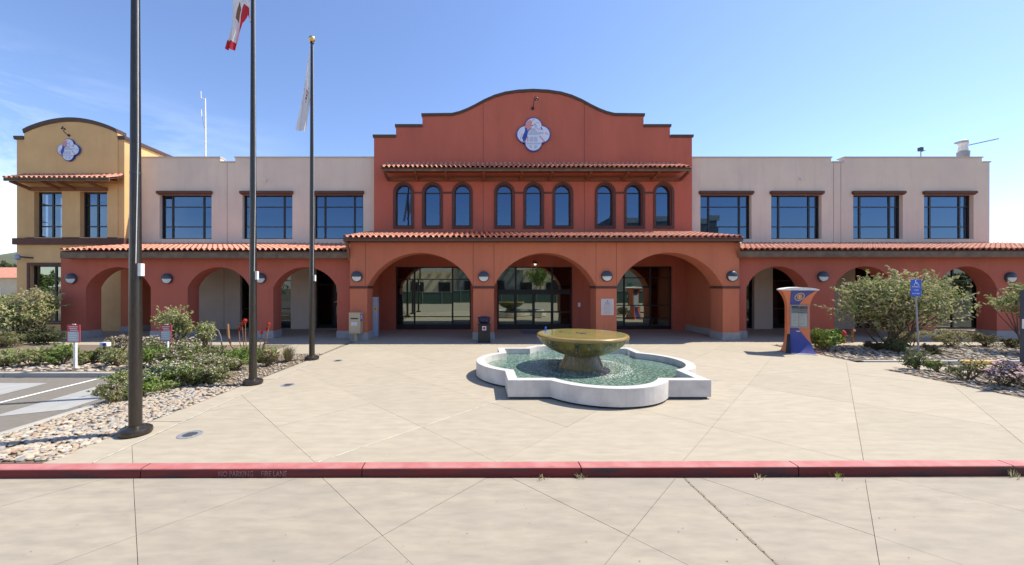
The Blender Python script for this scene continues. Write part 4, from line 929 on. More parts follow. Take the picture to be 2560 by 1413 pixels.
obj('pedestal', MB().lathe([(.66, .03), (.655, .26), (.60, .30), (.52, .5), (.47, .635)], (fx, fy, 0), 48), M['ped'], fo, autos=True)
M['bwater'] = mat('bowl_water', (.27, .23, .085), .04, (.20, .175, .06), scale=2.5, bump=.12, bscale=5, bdist=.02, spec=.3, col3=(.34, .28, .1), scale3=1.2)
n = 64; obj('bowl_water', MB().add([(fx, fy, 1.2305)]+[(fx+1.2*math.cos(2*math.pi*k/n), fy+1.2*math.sin(2*math.pi*k/n), 1.2292) for k in range(n)], [(0, k+1, (k+1) % n+1) for k in range(n)]), M['bwater'], fo)
obj('nozzle', MB().lathe([(.11, 1.231), (.10, 1.242), (0, 1.245)], (fx+.03, fy-.02, 0), 12).lathe([(.05, 1.231), (.05, 1.243), (0, 1.245)], (fx-.1, fy+.1, 0), 10).lathe([(.045, 1.231), (.04, 1.242), (0, 1.245)], (fx-.55, fy+.3, 0), 10), M['dark'], fo)
M['drop'] = bpy.data.materials.new('falling_water'); M['drop'].use_nodes = True
t_ = M['drop'].node_tree; p_ = t_.nodes['Principled BSDF']; p_.inputs['Base Color'].default_value = (.8, .85, .85, 1); p_.inputs['Roughness'].default_value = .1; p_.inputs['Alpha'].default_value = .5
V = []; Fc = []; b = 0
def needle(x, y, z, h, r):
    global b
    V.extend([(x, y, z+h), (x+r, y, z), (x-r*.5, y+r*.87, z), (x-r*.5, y-r*.87, z), (x, y, z-h)]); Fc.extend([(b, b+1, b+2), (b, b+2, b+3), (b, b+3, b+1), (b+4, b+2, b+1), (b+4, b+3, b+2), (b+4, b+1, b+3)]); b += 5
for _ in range(1200):
    a = random.uniform(0, 6.283); z = random.uniform(.3, 1.1); r = 1.285+random.uniform(-.015, .02); needle(fx+r*math.cos(a), fy+r*math.sin(a), z, random.uniform(.01, .06), random.uniform(.0015, .004))
npmesh('falling_drops', V, np.array(Fc), M['drop'], fo, 'stuff')
M['foam'] = mat('white_water_foam', (.75, .8, .8), .3, (.6, .68, .66), scale=30)
V = []; Fc = []; b = 0
for _ in range(2600):
    a = random.uniform(0, 6.283); r = random.gauss(1.28, .075) if random.random() < .6 else random.uniform(.7, 1.75); s = random.uniform(.003, .011)
    if random.random() < .3+.3*math.sin(a*3+1): s *= .5
    x, y = fx+r*math.cos(a), fy+r*math.sin(a); V.extend([(x-s, y, wv+.003), (x, y-s, wv+.003), (x+s, y, wv+.003), (x, y+s*.8, wv+.003+s*.9)]); Fc.extend([(b, b+1, b+2), (b+3, b, b+1), (b+3, b+1, b+2), (b+3, b+2, b)]); b += 4
npmesh('splash_foam', V, np.array(Fc), M['foam'], fo, 'stuff')
mb = MB()
for rr in (1.45, 1.66):          # spreading ripples
    n = 96; w_ = .02
    for k in range(n):
        a, a2 = 2*math.pi*k/n, 2*math.pi*(k+1)/n
        if noise.noise(Vector((rr*5, k*.11, 0))) < -.12: continue
        mb.add([(fx+(rr-w_)*math.cos(a), fy+(rr-w_)*math.sin(a), wv+.0005), (fx+(rr-w_)*math.cos(a2), fy+(rr-w_)*math.sin(a2), wv+.0005), (fx+rr*math.cos(a2), fy+rr*math.sin(a2), wv+.008), (fx+rr*math.cos(a), fy+rr*math.sin(a), wv+.008),
                (fx+(rr+w_)*math.cos(a2), fy+(rr+w_)*math.sin(a2), wv+.0005), (fx+(rr+w_)*math.cos(a), fy+(rr+w_)*math.sin(a), wv+.0005)], [(1, 0, 3, 2), (2, 3, 5, 4)])
obj('ripples', mb, M['water'], fo, smooth=True, kind='stuff')
obj('drain_strainer', MB().lathe([(.1, wv-.02), (.09, wv+.03), (.04, wv+.045), (0, wv+.05)], (fx+.55, fy-2.35, 0), 12), M['deep'] if False else M['dark'], fo)
bx, by_ = fx-.93, fy+.72
tag(obj('small_toy', MB().lathe([(0, 0), (.03, .005), (.04, .035), (.022, .06), (.03, .08), (.022, .11), (0, .118)], (bx, by_, 1.226), 12), M['signblue'], smooth=True), 'tiny blue and white figure standing on the far rim of the fountain bowl', 'ornament')
# ------------------------------------------------------------------ flagpoles
def flagpole(x, y, top, label, seam_z=5.2):
    t = thing('flagpole', label, 'flagpole', (x, y, 0), 'bronze flagpoles in a row'); r = lambda z: .095 if z < 1.5 else .095-(z-1.5)/(11.2-1.5)*.05
    zs = [0.02, 1.5, 3, 4.5, 6, 7.5, 9, 10.5, top] if top > 10.6 else [0.02, 1.5, 3, 4.5, 6, 7.5, 9, top]
    obj('shaft', MB().tube([(x, y, z) for z in zs], [r(z) for z in zs], 32), M['pole'], t, autos=True)
    zz = Z(433, 6.69) if y < 8 else (Z(530, y))
    obj('joint_ring', MB().tube([(x, y, zz-.012), (x, y, zz+.012)], r(zz)+.0035, 32), M['lampdark'], t, autos=True)
    obj('base_collar', MB().lathe([(.20, 0), (.235, .02), (.245, .06), (.235, .10), (.20, .125), (.12, .135), (.10, .15)], (x, y, 0), 40), M['pole'], t, autos=True)
    obj('ball', MB().lathe([(.115*math.sin(math.pi*k/12), .12-.115*math.cos(math.pi*k/12)) for k in range(13)], (x, y, top+.02), 20), M['gold'], t, smooth=True)
    obj('truck', MB().lathe([(.06, 0), (.07, .03), (.02, .06), (.02, .12)], (x, y, top-.02), 12), M['pole'], t, smooth=True)
    rr = r(2.9); obj('cleat_box', MB().bbox(x+rr-.01, x+rr+.05, y-.05, y+.03, 2.78, 3.0, .01), M['white'], t)
    hx = x+.07; obj('halyard', MB().tube([(x+rr*.5+.04, y-rr, 3.0), (x+.09, y-.05, 5), (x+.08, y-.04, 8), (x+.06, y-.03, top-.1)], .006, 5), M['white'], t)
    return t
flagpole(-6.03, 6.69, 11.6, 'thick bronze flagpole nearest the camera, leftmost of three')
flagpole(-5.99, 10.12, 11.9, 'middle bronze flagpole carrying the red and white flag')
flagpole(-5.90, 13.5, Z(108, 13.5), 'farthest bronze flagpole with a gold ball and white flag')
def flagcloth(topc, botc, nu=44, nv=16, amp=.07, waves=2.6, seed=0):
    def cv(c, t):
        k = t*(len(c)-1); i = min(int(k), len(c)-2); f = k-i; f = f*f*(3-2*f)*.5+f*.5
        return Vector(c[i])*(1-f)+Vector(c[i+1])*f
    vs = []; 
    for i in range(nu+1):
        t = i/nu; a, b_ = cv(topc, t), cv(botc, t)
        for j in range(nv+1):
            s_ = j/nv; p = b_.lerp(a, s_); g = min(1, t*3)*amp
            p += Vector((.35*g*math.sin(s_*9+t*3+seed), g*math.sin((s_*waves+t*.8)*6.28+seed)+g*.5*math.sin(s_*17+t*7), .2*g*math.sin(s_*11)))
            vs.append(p)
    fs = [(i*(nv+1)+j, (i+1)*(nv+1)+j, (i+1)*(nv+1)+j+1, i*(nv+1)+j+1) for i in range(nu) for j in range(nv)]
    return vs, fs, nu, nv
def clothmat(name, c, tr=.35):
    m = mat(name, c, .85, tuple(v*.92 for v in c), scale=8); t = m.node_tree; l = t.links; n = t.nodes
    d = n.new('ShaderNodeBsdfTranslucent'); d.inputs[0].default_value = (*c, 1); s_ = n.new('ShaderNodeMixShader'); s_.inputs[0].default_value = tr
    l.new(n['Principled BSDF'].outputs[0], s_.inputs[1]); l.new(d.outputs[0], s_.inputs[2]); l.new(s_.outputs[0], n['Material Output'].inputs[0]); return m
cw, crd, cbr = clothmat('white_flag_cloth', (.78, .78, .78)), clothmat('red_flag_cloth', (.55, .04, .06)), clothmat('brown_flag_print', (.25, .13, .07))
def flag(px, py, D, topc, botc, label, paint, **k):
    vs, fs, nu, nv = flagcloth(topc, botc, **k); t = thing('flag', label, 'flag', (px, D, topc[0][2]))
    o = obj('cloth', (([tuple(v) for v in vs], fs)), cw, t, smooth=True)
    o.data.materials.append(crd); o.data.materials.append(cbr)
    for q, p in enumerate(o.data.polygons):
        i, j = divmod(q, nv); p.material_index = paint((i+.5)/nu, (j+.5)/nv)
    obj('heading', MB().tube([topc[0], botc[0]], .012, 6), M['white'], t)
    obj('clip', MB().tube([botc[0], (px-.02, D-.05, botc[0][2]-.07)], .006, 5).tube([topc[0], (px-.02, D-.05, topc[0][2]+.05)], .006, 5), M['grey'], t)
x, D = -5.99, 10.12
def pc(u, v):
    if v < .19 or u > .88: return 1
    if .38 < v < .62 and .4 < u < .62: return 2
    if v > .72 and .08 < u < .16: return 1
    return 0
flag(x, 0, D, [(x-.07, D-.04, 11.5), (x-.28, D-.10, 11.0), (x-.46, D-.15, 10.1), (x-.52, D-.12, 9.4), (x-.67, D-.1, 8.86)],
     [(x-.06, D-.04, 9.62), (x-.16, D-.02, 9.85), (x-.28, D+.05, 9.65), (x-.36, D+.05, 9.3), (x-.48, D+.02, 8.9)], 'limp red and white state flag high on the middle flagpole', pc, amp=.045, waves=1.6, seed=1)
x, D = -5.90, 13.5
def p2(u, v): return 2 if (.42 < v < .58 and .38 < u < .6) and int(u*40+v*30) % 3 else 0
flag(x, 0, D, [(x-.06, D-.04, Z(122, 13.5)), (x-.14, D-.10, 10.4), (x-.24, D-.14, 9.7), (x-.36, D-.12, 8.9), (x-.52, D-.1, 8.1)],
     [(x-.06, D-.04, Z(250, 13.5)), (x-.05, D+.0, 9.15), (x-.08, D+.03, 8.9), (x-.16, D+.03, 8.5), (x-.26, D, 8.12)], 'limp white flag with dark print on the farthest flagpole', p2, amp=.04, waves=1.5, seed=3)
def cover(px, py, r, label):
    D = F*H/(py-HY); x = X(px, D); t = thing('ground_cover', label, 'manhole cover', (x, D, 0), 'small round covers beside the flagpoles')
    obj('ring', MB().lathe([(r, 0), (r, .006), (r-.02, .008), (r-.02, .004), (0, .004)], (x, D, 0), 28), M['grey'], t)
    mb = MB().lathe([(r*.6, .005), (r*.58, .009), (0, .009)], (x, D, 0), 20)
    for i in range(-2, 3): mb.box(x-.09, x+.09, D+i*.035-.008, D+i*.035+.008, .0095, .012)
    obj('lid', mb, M['drain'], t)
cover(475, 1087, .19, 'round metal cover in the paving right of the nearest flagpole')
cover(720, 963, .17, 'round metal cover in the paving right of the middle flagpole')
cover(845, 902, .16, 'round metal cover in the paving right of the farthest flagpole')
# ------------------------------------------------------------------ kiosk
ky = 14.9; kx0, kx1 = X(1966, ky), X(2026, ky); kc = (kx0+kx1)/2
k = thing('kiosk', 'flared orange and blue information kiosk beside the right bed', 'kiosk', (kc, ky, 0))
kt = Z(724, ky); ku = Z(763, ky)
def flare(z):                                    # half width of the body at a height
    if z > 1.75: t = (z-1.75)/(kt-1.75); return .47+.30*t**2.0
    if z < .75: t = (.75-z)/.75; return .47+.13*t**2
    return .47
def front(z):                                    # front face bulges forward at foot and head
    if z < .8: t = (.8-z)/.8; return ky-.05-.42*t**2
    if z > 1.8: t = (z-1.8)/(kt-1.8); return ky-.05-.20*t**2
    return ky-.05
zs = [kt*i/30 for i in range(31)]
vs = []
for z in zs: w_ = flare(z); yf = front(z); yb_ = ky+.42+(.2*((z-1.8)/(kt-1.8))**2 if z > 1.8 else 0)+(.2*((.75-z)/.75)**2 if z < .75 else 0); vs += [(kc-w_, yf+.03, z), (kc+w_, yf+.03, z), (kc+w_, yb_, z), (kc-w_, yb_, z)]
fs = [(i*4+j, i*4+(j+1) % 4, i*4+4+(j+1) % 4, i*4+4+j) for i in range(30) for j in range(4)]+[(3, 2, 1, 0), (120, 121, 122, 123)]
obj('body', MB().add(vs, fs), M['orange'], k)
w_ = flare(kt)
vs = []
for i in range(13): t = i/12; vs += [(kc-w_+2*w_*t, front(kt)-.03, kt+.0+.085*math.sin(math.pi*t)**.6), (kc-w_+2*w_*t, ky+.66, kt+.01+.085*math.sin(math.pi*t)**.6), (kc-w_+2*w_*t, front(kt)-.03, kt-.03), (kc-w_+2*w_*t, ky+.66, kt-.03)]
fs = []
for i in range(12): a = i*4; fs += [(a, a+4, a+5, a+1), (a+2, a+3, a+7, a+6), (a, a+2, a+6, a+4), (a+1, a+5, a+7, a+3)]
obj('cap', MB().add(vs, fs+[(0, 1, 3, 2), (48, 50, 51, 49)]), M['white'], k)
def skin(fn, z0, z1, m, name, off=.0, n=16):      # a strip laid on the curved front: fn(z)->(xa,xb)
    vs = []
    for i in range(n+1):
        z = z0+(z1-z0)*i/n; a, b_ = fn(z); y = front(z)+.03-.012-off; vs += [(a, y, z), (b_, y, z), (b_, y+.012, z), (a, y+.012, z)]
    fs = [(i*4+j, i*4+(j+1) % 4, i*4+4+(j+1) % 4, i*4+4+j) for i in range(n) for j in range(4)]+[(3, 2, 1, 0), (n*4, n*4+1, n*4+2, n*4+3)]
    return obj(name, MB().add(vs, fs), M[m], k)
pl = kc-.36
zg0, zg1 = Z(818, ky), ku-.0
skin(lambda z: (pl, kc+.03 if z < zg1+.04 else kc+.03+(z-zg1-.04)/(kt-zg1-.06)*(flare(z)-.06)), zg1+.02, kt-.03, 'violet', 'upper_blue_panel')
zmid = Z(820, ky)
def lowf(z):
    t = (zmid-z)/zmid; xr = kc-.02+min(1, max(0, (t)/.62))*(flare(z)-.0+.02); return (pl-.10*max(0, (t-.5))*2*.6, min(kc+flare(z)+.005, xr))
skin(lowf, .0, zmid, 'violet', 'lower_blue_panel')
for nm_, z0_, z1_, fn_ in (('rear_blue_panel', zg1+.02, kt-.1, lambda z: (pl, kc+.2)), ('rear_blue_panel', .02, zmid, lambda z: (pl, kc+.05+.35*(zmid-z)/zmid))):
    vs_ = []
    for i in range(11):
        z = z0_+(z1_-z0_)*i/10; a_, b2 = fn_(z); y = ky+.42+(.2*((z-1.8)/(kt-1.8))**2 if z > 1.8 else 0)+(.2*((.75-z)/.75)**2 if z < .75 else 0); vs_ += [(a_, y, z), (b2, y, z), (b2, y+.012, z), (a_, y+.012, z)]
    obj(nm_, MB().add(vs_, [(i*4+j, i*4+(j+1) % 4, i*4+4+(j+1) % 4, i*4+4+j) for i in range(10) for j in range(4)]+[(3, 2, 1, 0), (40, 41, 42, 43)]), M['violet'], k)
obj('rear_display', MB().box(pl, kc+.38, ky+.42, ky+.45, Z(818, ky), zg1), M['greyp'], k)
obj('foot_trim', MB().box(pl-.06, kc+flare(0)+.04, front(0)-.03, front(0)+.015, 0, .03), M['white'], k)
obj('dark_side', MB().add([(kc-.60-.06, front(0)+.02, 0), (pl-.08, front(0)+.0, 0), (kc-.365, ky-.055, .72), (kc-.48, ky-.035, .72)], [(0, 1, 2, 3)]), M['black'], k)
yg = ky-.042
fr = MB().plate(rect(pl+.01, kc+.40, zg0-.02, zg1+.01), [rect(pl+.05, kc+.36, zg0+.02, zg1-.03)[::-1]], yg-.03, yg).box(kc+.0, kc+.018, yg-.028, yg-.004, zg0+.02, zg1-.03).box(pl+.05, kc-.001, yg-.027, yg-.004, zg0+.62, zg0+.65).box(kc+.019, kc+.36, yg-.027, yg-.004, zg0+.62, zg0+.65)
obj('display_case', fr, M['grey'], k)
def poster(x0, x1, z0, z1, m='paper', rows=6):
    obj('poster', MB().box(x0, x1, yg-.008, yg-.003, z0, z1), M[m], k); mb = MB()
    for i in range(rows):
        z = z1-.03-(z1-z0-.05)*i/rows; mb.box(x0+.02, x1-.02-random.uniform(0, (x1-x0)*.4), yg-.0105, yg-.0085, z-.012, z)
    obj('print', mb, M['ink'], k)
poster(pl+.07, kc-.02, zg0+.67, zg1-.14); poster(kc+.03, kc+.33, zg0+.67, zg1-.16, rows=4); poster(pl+.07, kc-.02, zg0+.04, zg0+.6, 'greyp', 10); poster(kc+.03, kc+.34, zg0+.04, zg0+.6, 'greyp', 10)
obj('case_header', MB().box(pl+.06, kc+.2, yg-.012, yg-.004, zg1-.12, zg1-.04), M['ink'], k)
obj('glazing', MB().box(pl+.05, kc+.36, yg-.024, yg-.020, zg0+.02, zg1-.03), glassmat('case_glass', (.92, .95, .93), .08), k)
def ringm(cx, cz, a, b_, th, y, tilt=.35, n=36, r2=None):
    mb = MB(); P = []
    for i in range(n):
        t = 2*math.pi*i/n; u, v = a*math.cos(t), b_*math.sin(t); z = cz+u*math.sin(tilt)+v*math.cos(tilt); P.append((cx+u*math.cos(tilt)-v*math.sin(tilt), front(z)+.008, z))
    mb.tube(P+[P[0]], th, 5, cap=False); return mb
ez = (zg1+kt)/2+.02; ey = front(ez)+.0
obj('logo_ring', ringm(kc+.02, ez, .20, .135, .010, ey), M['lampglass'], k); obj('logo_ring', ringm(kc+.02, ez, .165, .105, .006, ey), M['orange'], k)
mb = ringm(kc+.02, ez, .09, .075, .014, ey); mb.beam((kc-.04, front(ez-.05), ez-.05), (kc+.09, front(ez+.05), ez+.05), .02, .02).beam((kc-.04, front(ez+.04), ez+.04), (kc+.08, front(ez-.04), ez-.04), .02, .02).beam((kc+.02, front(ez-.07), ez-.07), (kc+.02, front(ez+.07), ez+.075), .02, .02)
obj('logo_mark', mb, mat('logo_yellow', (.85, .5, .1), .5), k)
k.rotation_euler.z = math.radians(-27); k.scale = (.74, .9, 1)
obj('mail_slot', MB().box(kc-.1, kc+.06, front(.98)-.0, front(.98)+.015, Z(829, ky), Z(827, ky)), M['lampglass'], k)
# ------------------------------------------------------------------ small signs
def info_sign(px, pt, pb, base, w_px, label, D=None):
    D = D or F*H/(base-HY); x = X(px, D); t = thing('info_sign', label, 'sign', (x, D, 0), 'red and white information signs in the beds')
    w_ = w_px/F*D/2; zt, zb = Z(pt, D), Z(pb, D)
    obj('post', MB().bbox(x-.035, x+.035, D-.03, D+.04, 0, zb+.1, .006), M['white'], t)
    obj('board', MB().bbox(x-w_, x+w_, D-.055, D-.031, zb, zt, .006), M['signred'], t)
    obj('panel', MB().box(x-w_*.86, x+w_*.86, D-.059, D-.0555, zb+.03, zb+(zt-zb)*.62), mat('sign_panel_grey', (.45, .5, .52), .6), t)
    mb = MB()
    for i in range(3): mb.box(x-w_*.7+.02*i, x+w_*.7-.03*(i % 2), D-.0585, D-.0555, zt-.07-i*.055, zt-.05-i*.055)
    for i in range(4): mb.box(x-w_*.6, x+w_*.6-.05*(i % 2), D-.0625, D-.0595, zb+.08+i*.07, zb+.095+i*.07)
    obj('lettering', mb, M['lampglass'], t); obj('top_clip', MB().box(x-.05, x+.05, D-.05, D-.02, zt+.001, zt+.025), M['white'], t)
info_sign(188, 812, 856, 922, 32, 'red and white sign on a white post at the parking kerb')
info_sign(418, 812, 853, 892, 28, 'red and white sign on a post among the pink flowers', 12.7)
D = 13.6; x = X(265, D); t = thing('marker_box', 'small white and blue box on a short post in the left bed', 'marker', (x, D, 0))
obj('post', MB().bbox(x-.03, x+.03, D, D+.06, 0, .45, .005), M['white'], t); obj('box', MB().bbox(x-.13, x+.11, D-.1, D+.08, .45, .60, .01), M['white'], t); obj('label_plate', MB().box(x-.02, x+.10, D-.105, D-.101, .47, .58), M['blueink'], t)
D = 14.4; x = X(2297, D); t = thing('parking_sign', 'blue accessible parking sign on a thin grey post before the shrub', 'sign', (x, D, 0))
xs = X(2287, D)
obj('post', MB().tube([(x, D, 0), (xs, D, Z(698, D)+.02)], .03, 10), M['grey'], t)
zt, zm, zb = Z(699, D), Z(720, D), Z(741, D); hw = 13/F*D
obj('sign_plate', MB().bbox(xs-hw, xs+hw, D-.045, D-.035, zm+.006, zt, .003), M['signblue'], t); obj('sign_plate', MB().bbox(xs-hw, xs+hw, D-.045, D-.035, zb, zm-.006, .003), M['signblue'], t)
cz = (zt+zm)/2; mb = MB()
mb.disk(xs-.02, D-.0485, cz+.11, .024, .003, 12).beam((xs-.02, D-.047, cz+.08), (xs-.01, D-.047, cz-.0), .028, .003).beam((xs-.01, D-.047, cz), (xs+.07, D-.047, cz), .003, .024).beam((xs+.07, D-.047, cz), (xs+.1, D-.047, cz-.08), .024, .003).beam((xs-.01, D-.047, cz+.045), (xs+.05, D-.047, cz+.045), .003, .018)
for i in range(12): a0, a1 = 2.3+i*.33, 2.3+(i+1)*.33; mb.beam((xs+.0+.075*math.cos(a0), D-.047, cz-.035+.075*math.sin(a0)), (xs+.075*math.cos(a1), D-.047, cz-.035+.075*math.sin(a1)), .016, .003)
obj('wheelchair_symbol', mb, M['paper'], t)
text('lettering', 'PARKING', .07, (xs, D-.047, zm+.02), (R90, 0, 0), M['paper'], t, 'CENTER'); text('lettering', 'VAN', .085, (xs, D-.047, zm-.11), (R90, 0, 0), M['paper'], t, 'CENTER'); text('lettering', 'ACCESSIBLE', .055, (xs, D-.047, zb+.09), (R90, 0, 0), M['paper'], t, 'CENTER')
D = 9.9; x = X(2561, D); t = thing('sign_post', 'grey sign post cut off by the right picture edge', 'post', (x+.05, D, 0))
obj('post', MB().bbox(x-.0, x+.09, D, D+.09, 0, 2.5, .008), M['lampdark'], t); obj('box', MB().bbox(x-.07, x+.12, D-.06, D-.002, 1.5, 1.75, .01), M['white'], t); obj('plate', MB().bbox(x-.02, x+.4, D-.03, D-.003, 2.35, 2.9, .005), mat('sign_green', (.05, .2, .12), .5), t)
# bike hoop, hydrant, standpipe
D = 15.9; t = tag(obj('bike_rack', MB().tube([(X(550, D), D-.5, 0), (X(547, D), D-.45, .45), (X(540, D), D-.3, .74), (X(534, D), D, .8), (X(533, D), D+.3, .72), (X(534, D), D+.45, .4), (X(535, D), D+.5, 0)], .028, 8), M['grey'], smooth=True), 'bent grey steel bike hoop behind the small shrub', 'bike rack')
D = 17.6; x = X(2108, D); t = thing('fire_hydrant', 'small red hydrant before the second right arch', 'hydrant', (x, D, 0))
obj('barrel', MB().lathe([(.12, 0), (.12, .04), (.08, .05), (.08, .38), (.11, .40), (.11, .44), (.09, .5), (.04, .56), (0, .57)], (x, D, 0), 16), M['hydrant'], t, autos=True); obj('outlet', MB().tube([(x-.15, D-.02, .3), (x+.15, D-.02, .3)], .045, 10).tube([(x, D, .32), (x, D-.14, .32)], .05, 10), M['hydrant'], t)
x = X(2131, D); tag(obj('standpipe', MB().tube([(x, D, 0), (x, D, .55)], .05, 10).tube([(x, D, .5), (x, D-.1, .58)], .06, 10), M['stalk']), 'short rusty standpipe right of the red hydrant', 'pipe')
# ------------------------------------------------------------------ roof equipment
D = 27; x = X(514, D); t = thing('radio_mast', 'thin white radio mast rising behind the left wing roof', 'antenna', (x, D, 9.4)); P3 = lambda a, b_: (X(a, D), D, Z(b_, D))
obj('mast', MB().tube([(x, D, 9.4), P3(513.5, 300), P3(513, 246)], [.06, .05, .04], 8), M['white'], t)
obj('antenna', MB().tube([P3(513, 248), P3(503, 246), P3(502, 228)], .03, 6), M['white'], t); obj('antenna', MB().tube([P3(514, 298), P3(504, 292), P3(503, 274)], .03, 6), M['white'], t); obj('cable', MB().tube([P3(505, 292), P3(509, 310), P3(513, 330)], .012, 5), M['grey'], t)
D = 25; x = X(2302, D); t = thing('roof_sensor', 'small dark sensor on a short stalk above the right parapet', 'sensor', (x, D, 9.4))
obj('stalk', MB().tube([(x, D, 9.4), (x, D, Z(378, D))], .03, 6), M['grey'], t); obj('head', MB().bbox(x-.12, x+.08, D-.1, D+.1, Z(378, D), Z(369, D), .02), M['lampdark'], t); obj('arm', MB().beam((x+.05, D, Z(379, D)), (x+.28, D, Z(376.5, D)), .05, .04), M['lampdark'], t)
x = X(2408, D); t = thing('roof_davit', 'white roof unit with a long slanted boom above the right parapet', 'crane', (x, D, 9.4))
obj('pedestal', MB().lathe([(.2, 9.4), (.16, 10.0), (.24, 10.35), (.3, Z(380, D))], (x, D, 0), 12), M['grey'], t, autos=True); obj('housing', MB().lathe([(.16, Z(380, D)), (.25, Z(376, D)), (.2, Z(363, D)), (.27, Z(361, D)), (.24, Z(353, D)), (.08, Z(350, D))], (x, D, 0), 9), M['white'], t); obj('hood', MB().bbox(x-.36, x+.05, D-.25, D+.2, Z(358, D), Z(354, D), .02), M['bluegrey'], t)
obj('boom', MB().beam((x+.25, D, Z(364, D)), (X(2496, D), D, Z(347, D)), .06, .06), M['grey'], t)
# ------------------------------------------------------------------ planting
def leaves(center, rad, n, size, lumps=9, seed=0, shell=.55, flat=.0, elong=1.7, zmin=.02, up=0):
    r = np.random.default_rng(seed); c = np.array(center); R = np.array(rad)
    d = r.normal(size=(lumps, 3)); d /= np.linalg.norm(d, axis=1)[:, None]
    lc = d*R*r.uniform(.25, .68, (lumps, 1)); lr = r.uniform(.2, .52, lumps)
    k = r.integers(0, lumps, n); q = r.normal(size=(n, 3)); q /= np.linalg.norm(q, axis=1)[:, None]
    rr = r.uniform(shell, 1.05, n)**.6; p = lc[k]+q*(R*lr[k][:, None])*rr[:, None]; P = p+c
    P[:, 2] = np.where(P[:, 2] < zmin, zmin+r.uniform(0, .1, n), P[:, 2])
    ns = int(n*.34); m_ = max(6, n//55); sk = r.integers(0, lumps, m_); sdir = r.normal(size=(m_, 3)); sdir[:, 2] = np.abs(sdir[:, 2])*.9+.15; sdir /= np.linalg.norm(sdir, axis=1)[:, None]
    so = lc[sk]+sdir*R*lr[sk][:, None]*.8; sl = r.uniform(.12, .42, m_)[:, None]*R
    w_ = r.integers(0, m_, ns); tt = r.uniform(0, 1, ns)[:, None]
    P[:ns] = c+so[w_]+sdir[w_]*sl[w_]*tt+r.normal(scale=size*.45, size=(ns, 3))*(1.2-tt); P[:, 2] = np.maximum(P[:, 2], zmin)
    nrm = q+r.normal(scale=.55, size=(n, 3)); nrm[:, 2] += up; nrm /= np.linalg.norm(nrm, axis=1)[:, None]
    t = np.cross(nrm, r.normal(size=(n, 3))); t /= np.linalg.norm(t, axis=1)[:, None]; b_ = np.cross(nrm, t)
    s_ = size*r.uniform(.45, 1.4, n)[:, None]
    V = np.stack([P-t*s_*elong*.5, P+b_*s_*.32+nrm*s_*.06, P+t*s_*elong*.5, P-b_*s_*.32+nrm*s_*.06], 1).reshape(-1, 3)
    return V, np.arange(n*4).reshape(n, 4), P, nrm, lc+c
def shrub(name, label, cat, loc, rad, cz, n, size, m, seed, group=None, flowers=None, stems=6, lumps=9, trunk=.02, second=None, nf=0, fs=.03, shell=.55, stemtop=.9):
    t = thing(name, label, cat, (loc[0], loc[1], 0), group)
    V, Fc, P, nr, lc = leaves((loc[0], loc[1], cz), rad, n, size, lumps, seed, shell)
    pm_ = np.random.default_rng(seed+5).permutation(n); V = V.reshape(n, 4, 3)[pm_].reshape(-1, 3); P = P[pm_]; nr = nr[pm_]
    if second:
        k = int(n*.35); npmesh('foliage', V[k*4:], Fc[:n-k], M[m], t); npmesh('foliage', V[:k*4], Fc[:k], M[second], t)['label'] = 'paler outer shoots'
    else: npmesh('foliage', V, Fc, M[m], t)
    mb = MB(); r = random.Random(seed)
    for i in range(stems):
        g = lc[i % len(lc)]; a = r.uniform(0, 6.28); b0 = (loc[0]+.12*rad[0]*math.cos(a), loc[1]+.12*rad[0]*math.sin(a), 0)
        mid = ((b0[0]*.55+g[0]*.45), (b0[1]*.55+g[1]*.45), g[2]*.4*stemtop)
        mb.tube([b0, mid, (g[0], g[1], max(.05, g[2]*stemtop))], [trunk, trunk*.7, trunk*.3], 5)
        for _ in range(3): mb.tube([mid, (g[0]+r.uniform(-.4, .4)*rad[0], g[1]+r.uniform(-.4, .4)*rad[1], max(.05, g[2]+r.uniform(0, .5)*rad[2]))], [trunk*.5, trunk*.2], 4)
    obj('stem', mb, M['bark'], t)
    if flowers:
        rg_ = np.random.default_rng(seed+99); sel = np.where((nr[:, 2] > -.1) & (P[:, 2] > cz-.4*rad[2]))[0]; sel = rg_.choice(sel, min(nf, len(sel)), replace=False)
        c = P[sel]+nr[sel]*.02; q = []; fi = []
        for j, p in enumerate(c):
            a = rg_.uniform(0, 6.28); s_ = fs*rg_.uniform(.6, 1.2); nn = nr[sel[j]]*.5+np.array([0, -.3, .6]); nn /= np.linalg.norm(nn)
            u = np.cross(nn, [math.cos(a), math.sin(a), .1]); u /= np.linalg.norm(u); v = np.cross(nn, u)
            b0 = len(q); q += [p]+[p+(u*math.cos(k*math.pi/3)+v*math.sin(k*math.pi/3))*s_*(1 if k % 2 else .6)+nn*.3*s_ for k in range(6)]
            fi += [(b0, b0+1+k, b0+1+(k+1) % 6) for k in range(6)]
        npmesh('blossoms', np.array(q), np.array(fi), M[flowers], t, 'stuff')
    return t
# far left shrubs before the tower
shrub('shrub', 'large olive shrub at the left edge before the mustard tower', 'shrub', (X(40, 17.6), 17.6), (2.1, 1.3, 1.15), 1.35, 9000, .085, 'olive', 1, stems=9, lumps=16, trunk=.05, second='green')
shrub('shrub', 'upright olive shrub hiding the foot of the lower tower window', 'shrub', (X(100, 17.9), 17.9), (1.15, .9, 1.2), 1.5, 5000, .08, 'olive', 2, stems=7, lumps=10, trunk=.04)
shrub('bush', 'dark shaded bush at the left end pier of the arcade', 'bush', (X(112, 17.2), 17.2), (1.1, .6, .5), .35, 2600, .07, 'deep', 3, stems=6)
shrub('bush', 'brown dry bush below the large olive shrub', 'bush', (X(8, 16.4), 16.4), (1.3, .6, .42), .3, 2400, .06, 'drab', 4, second='green')
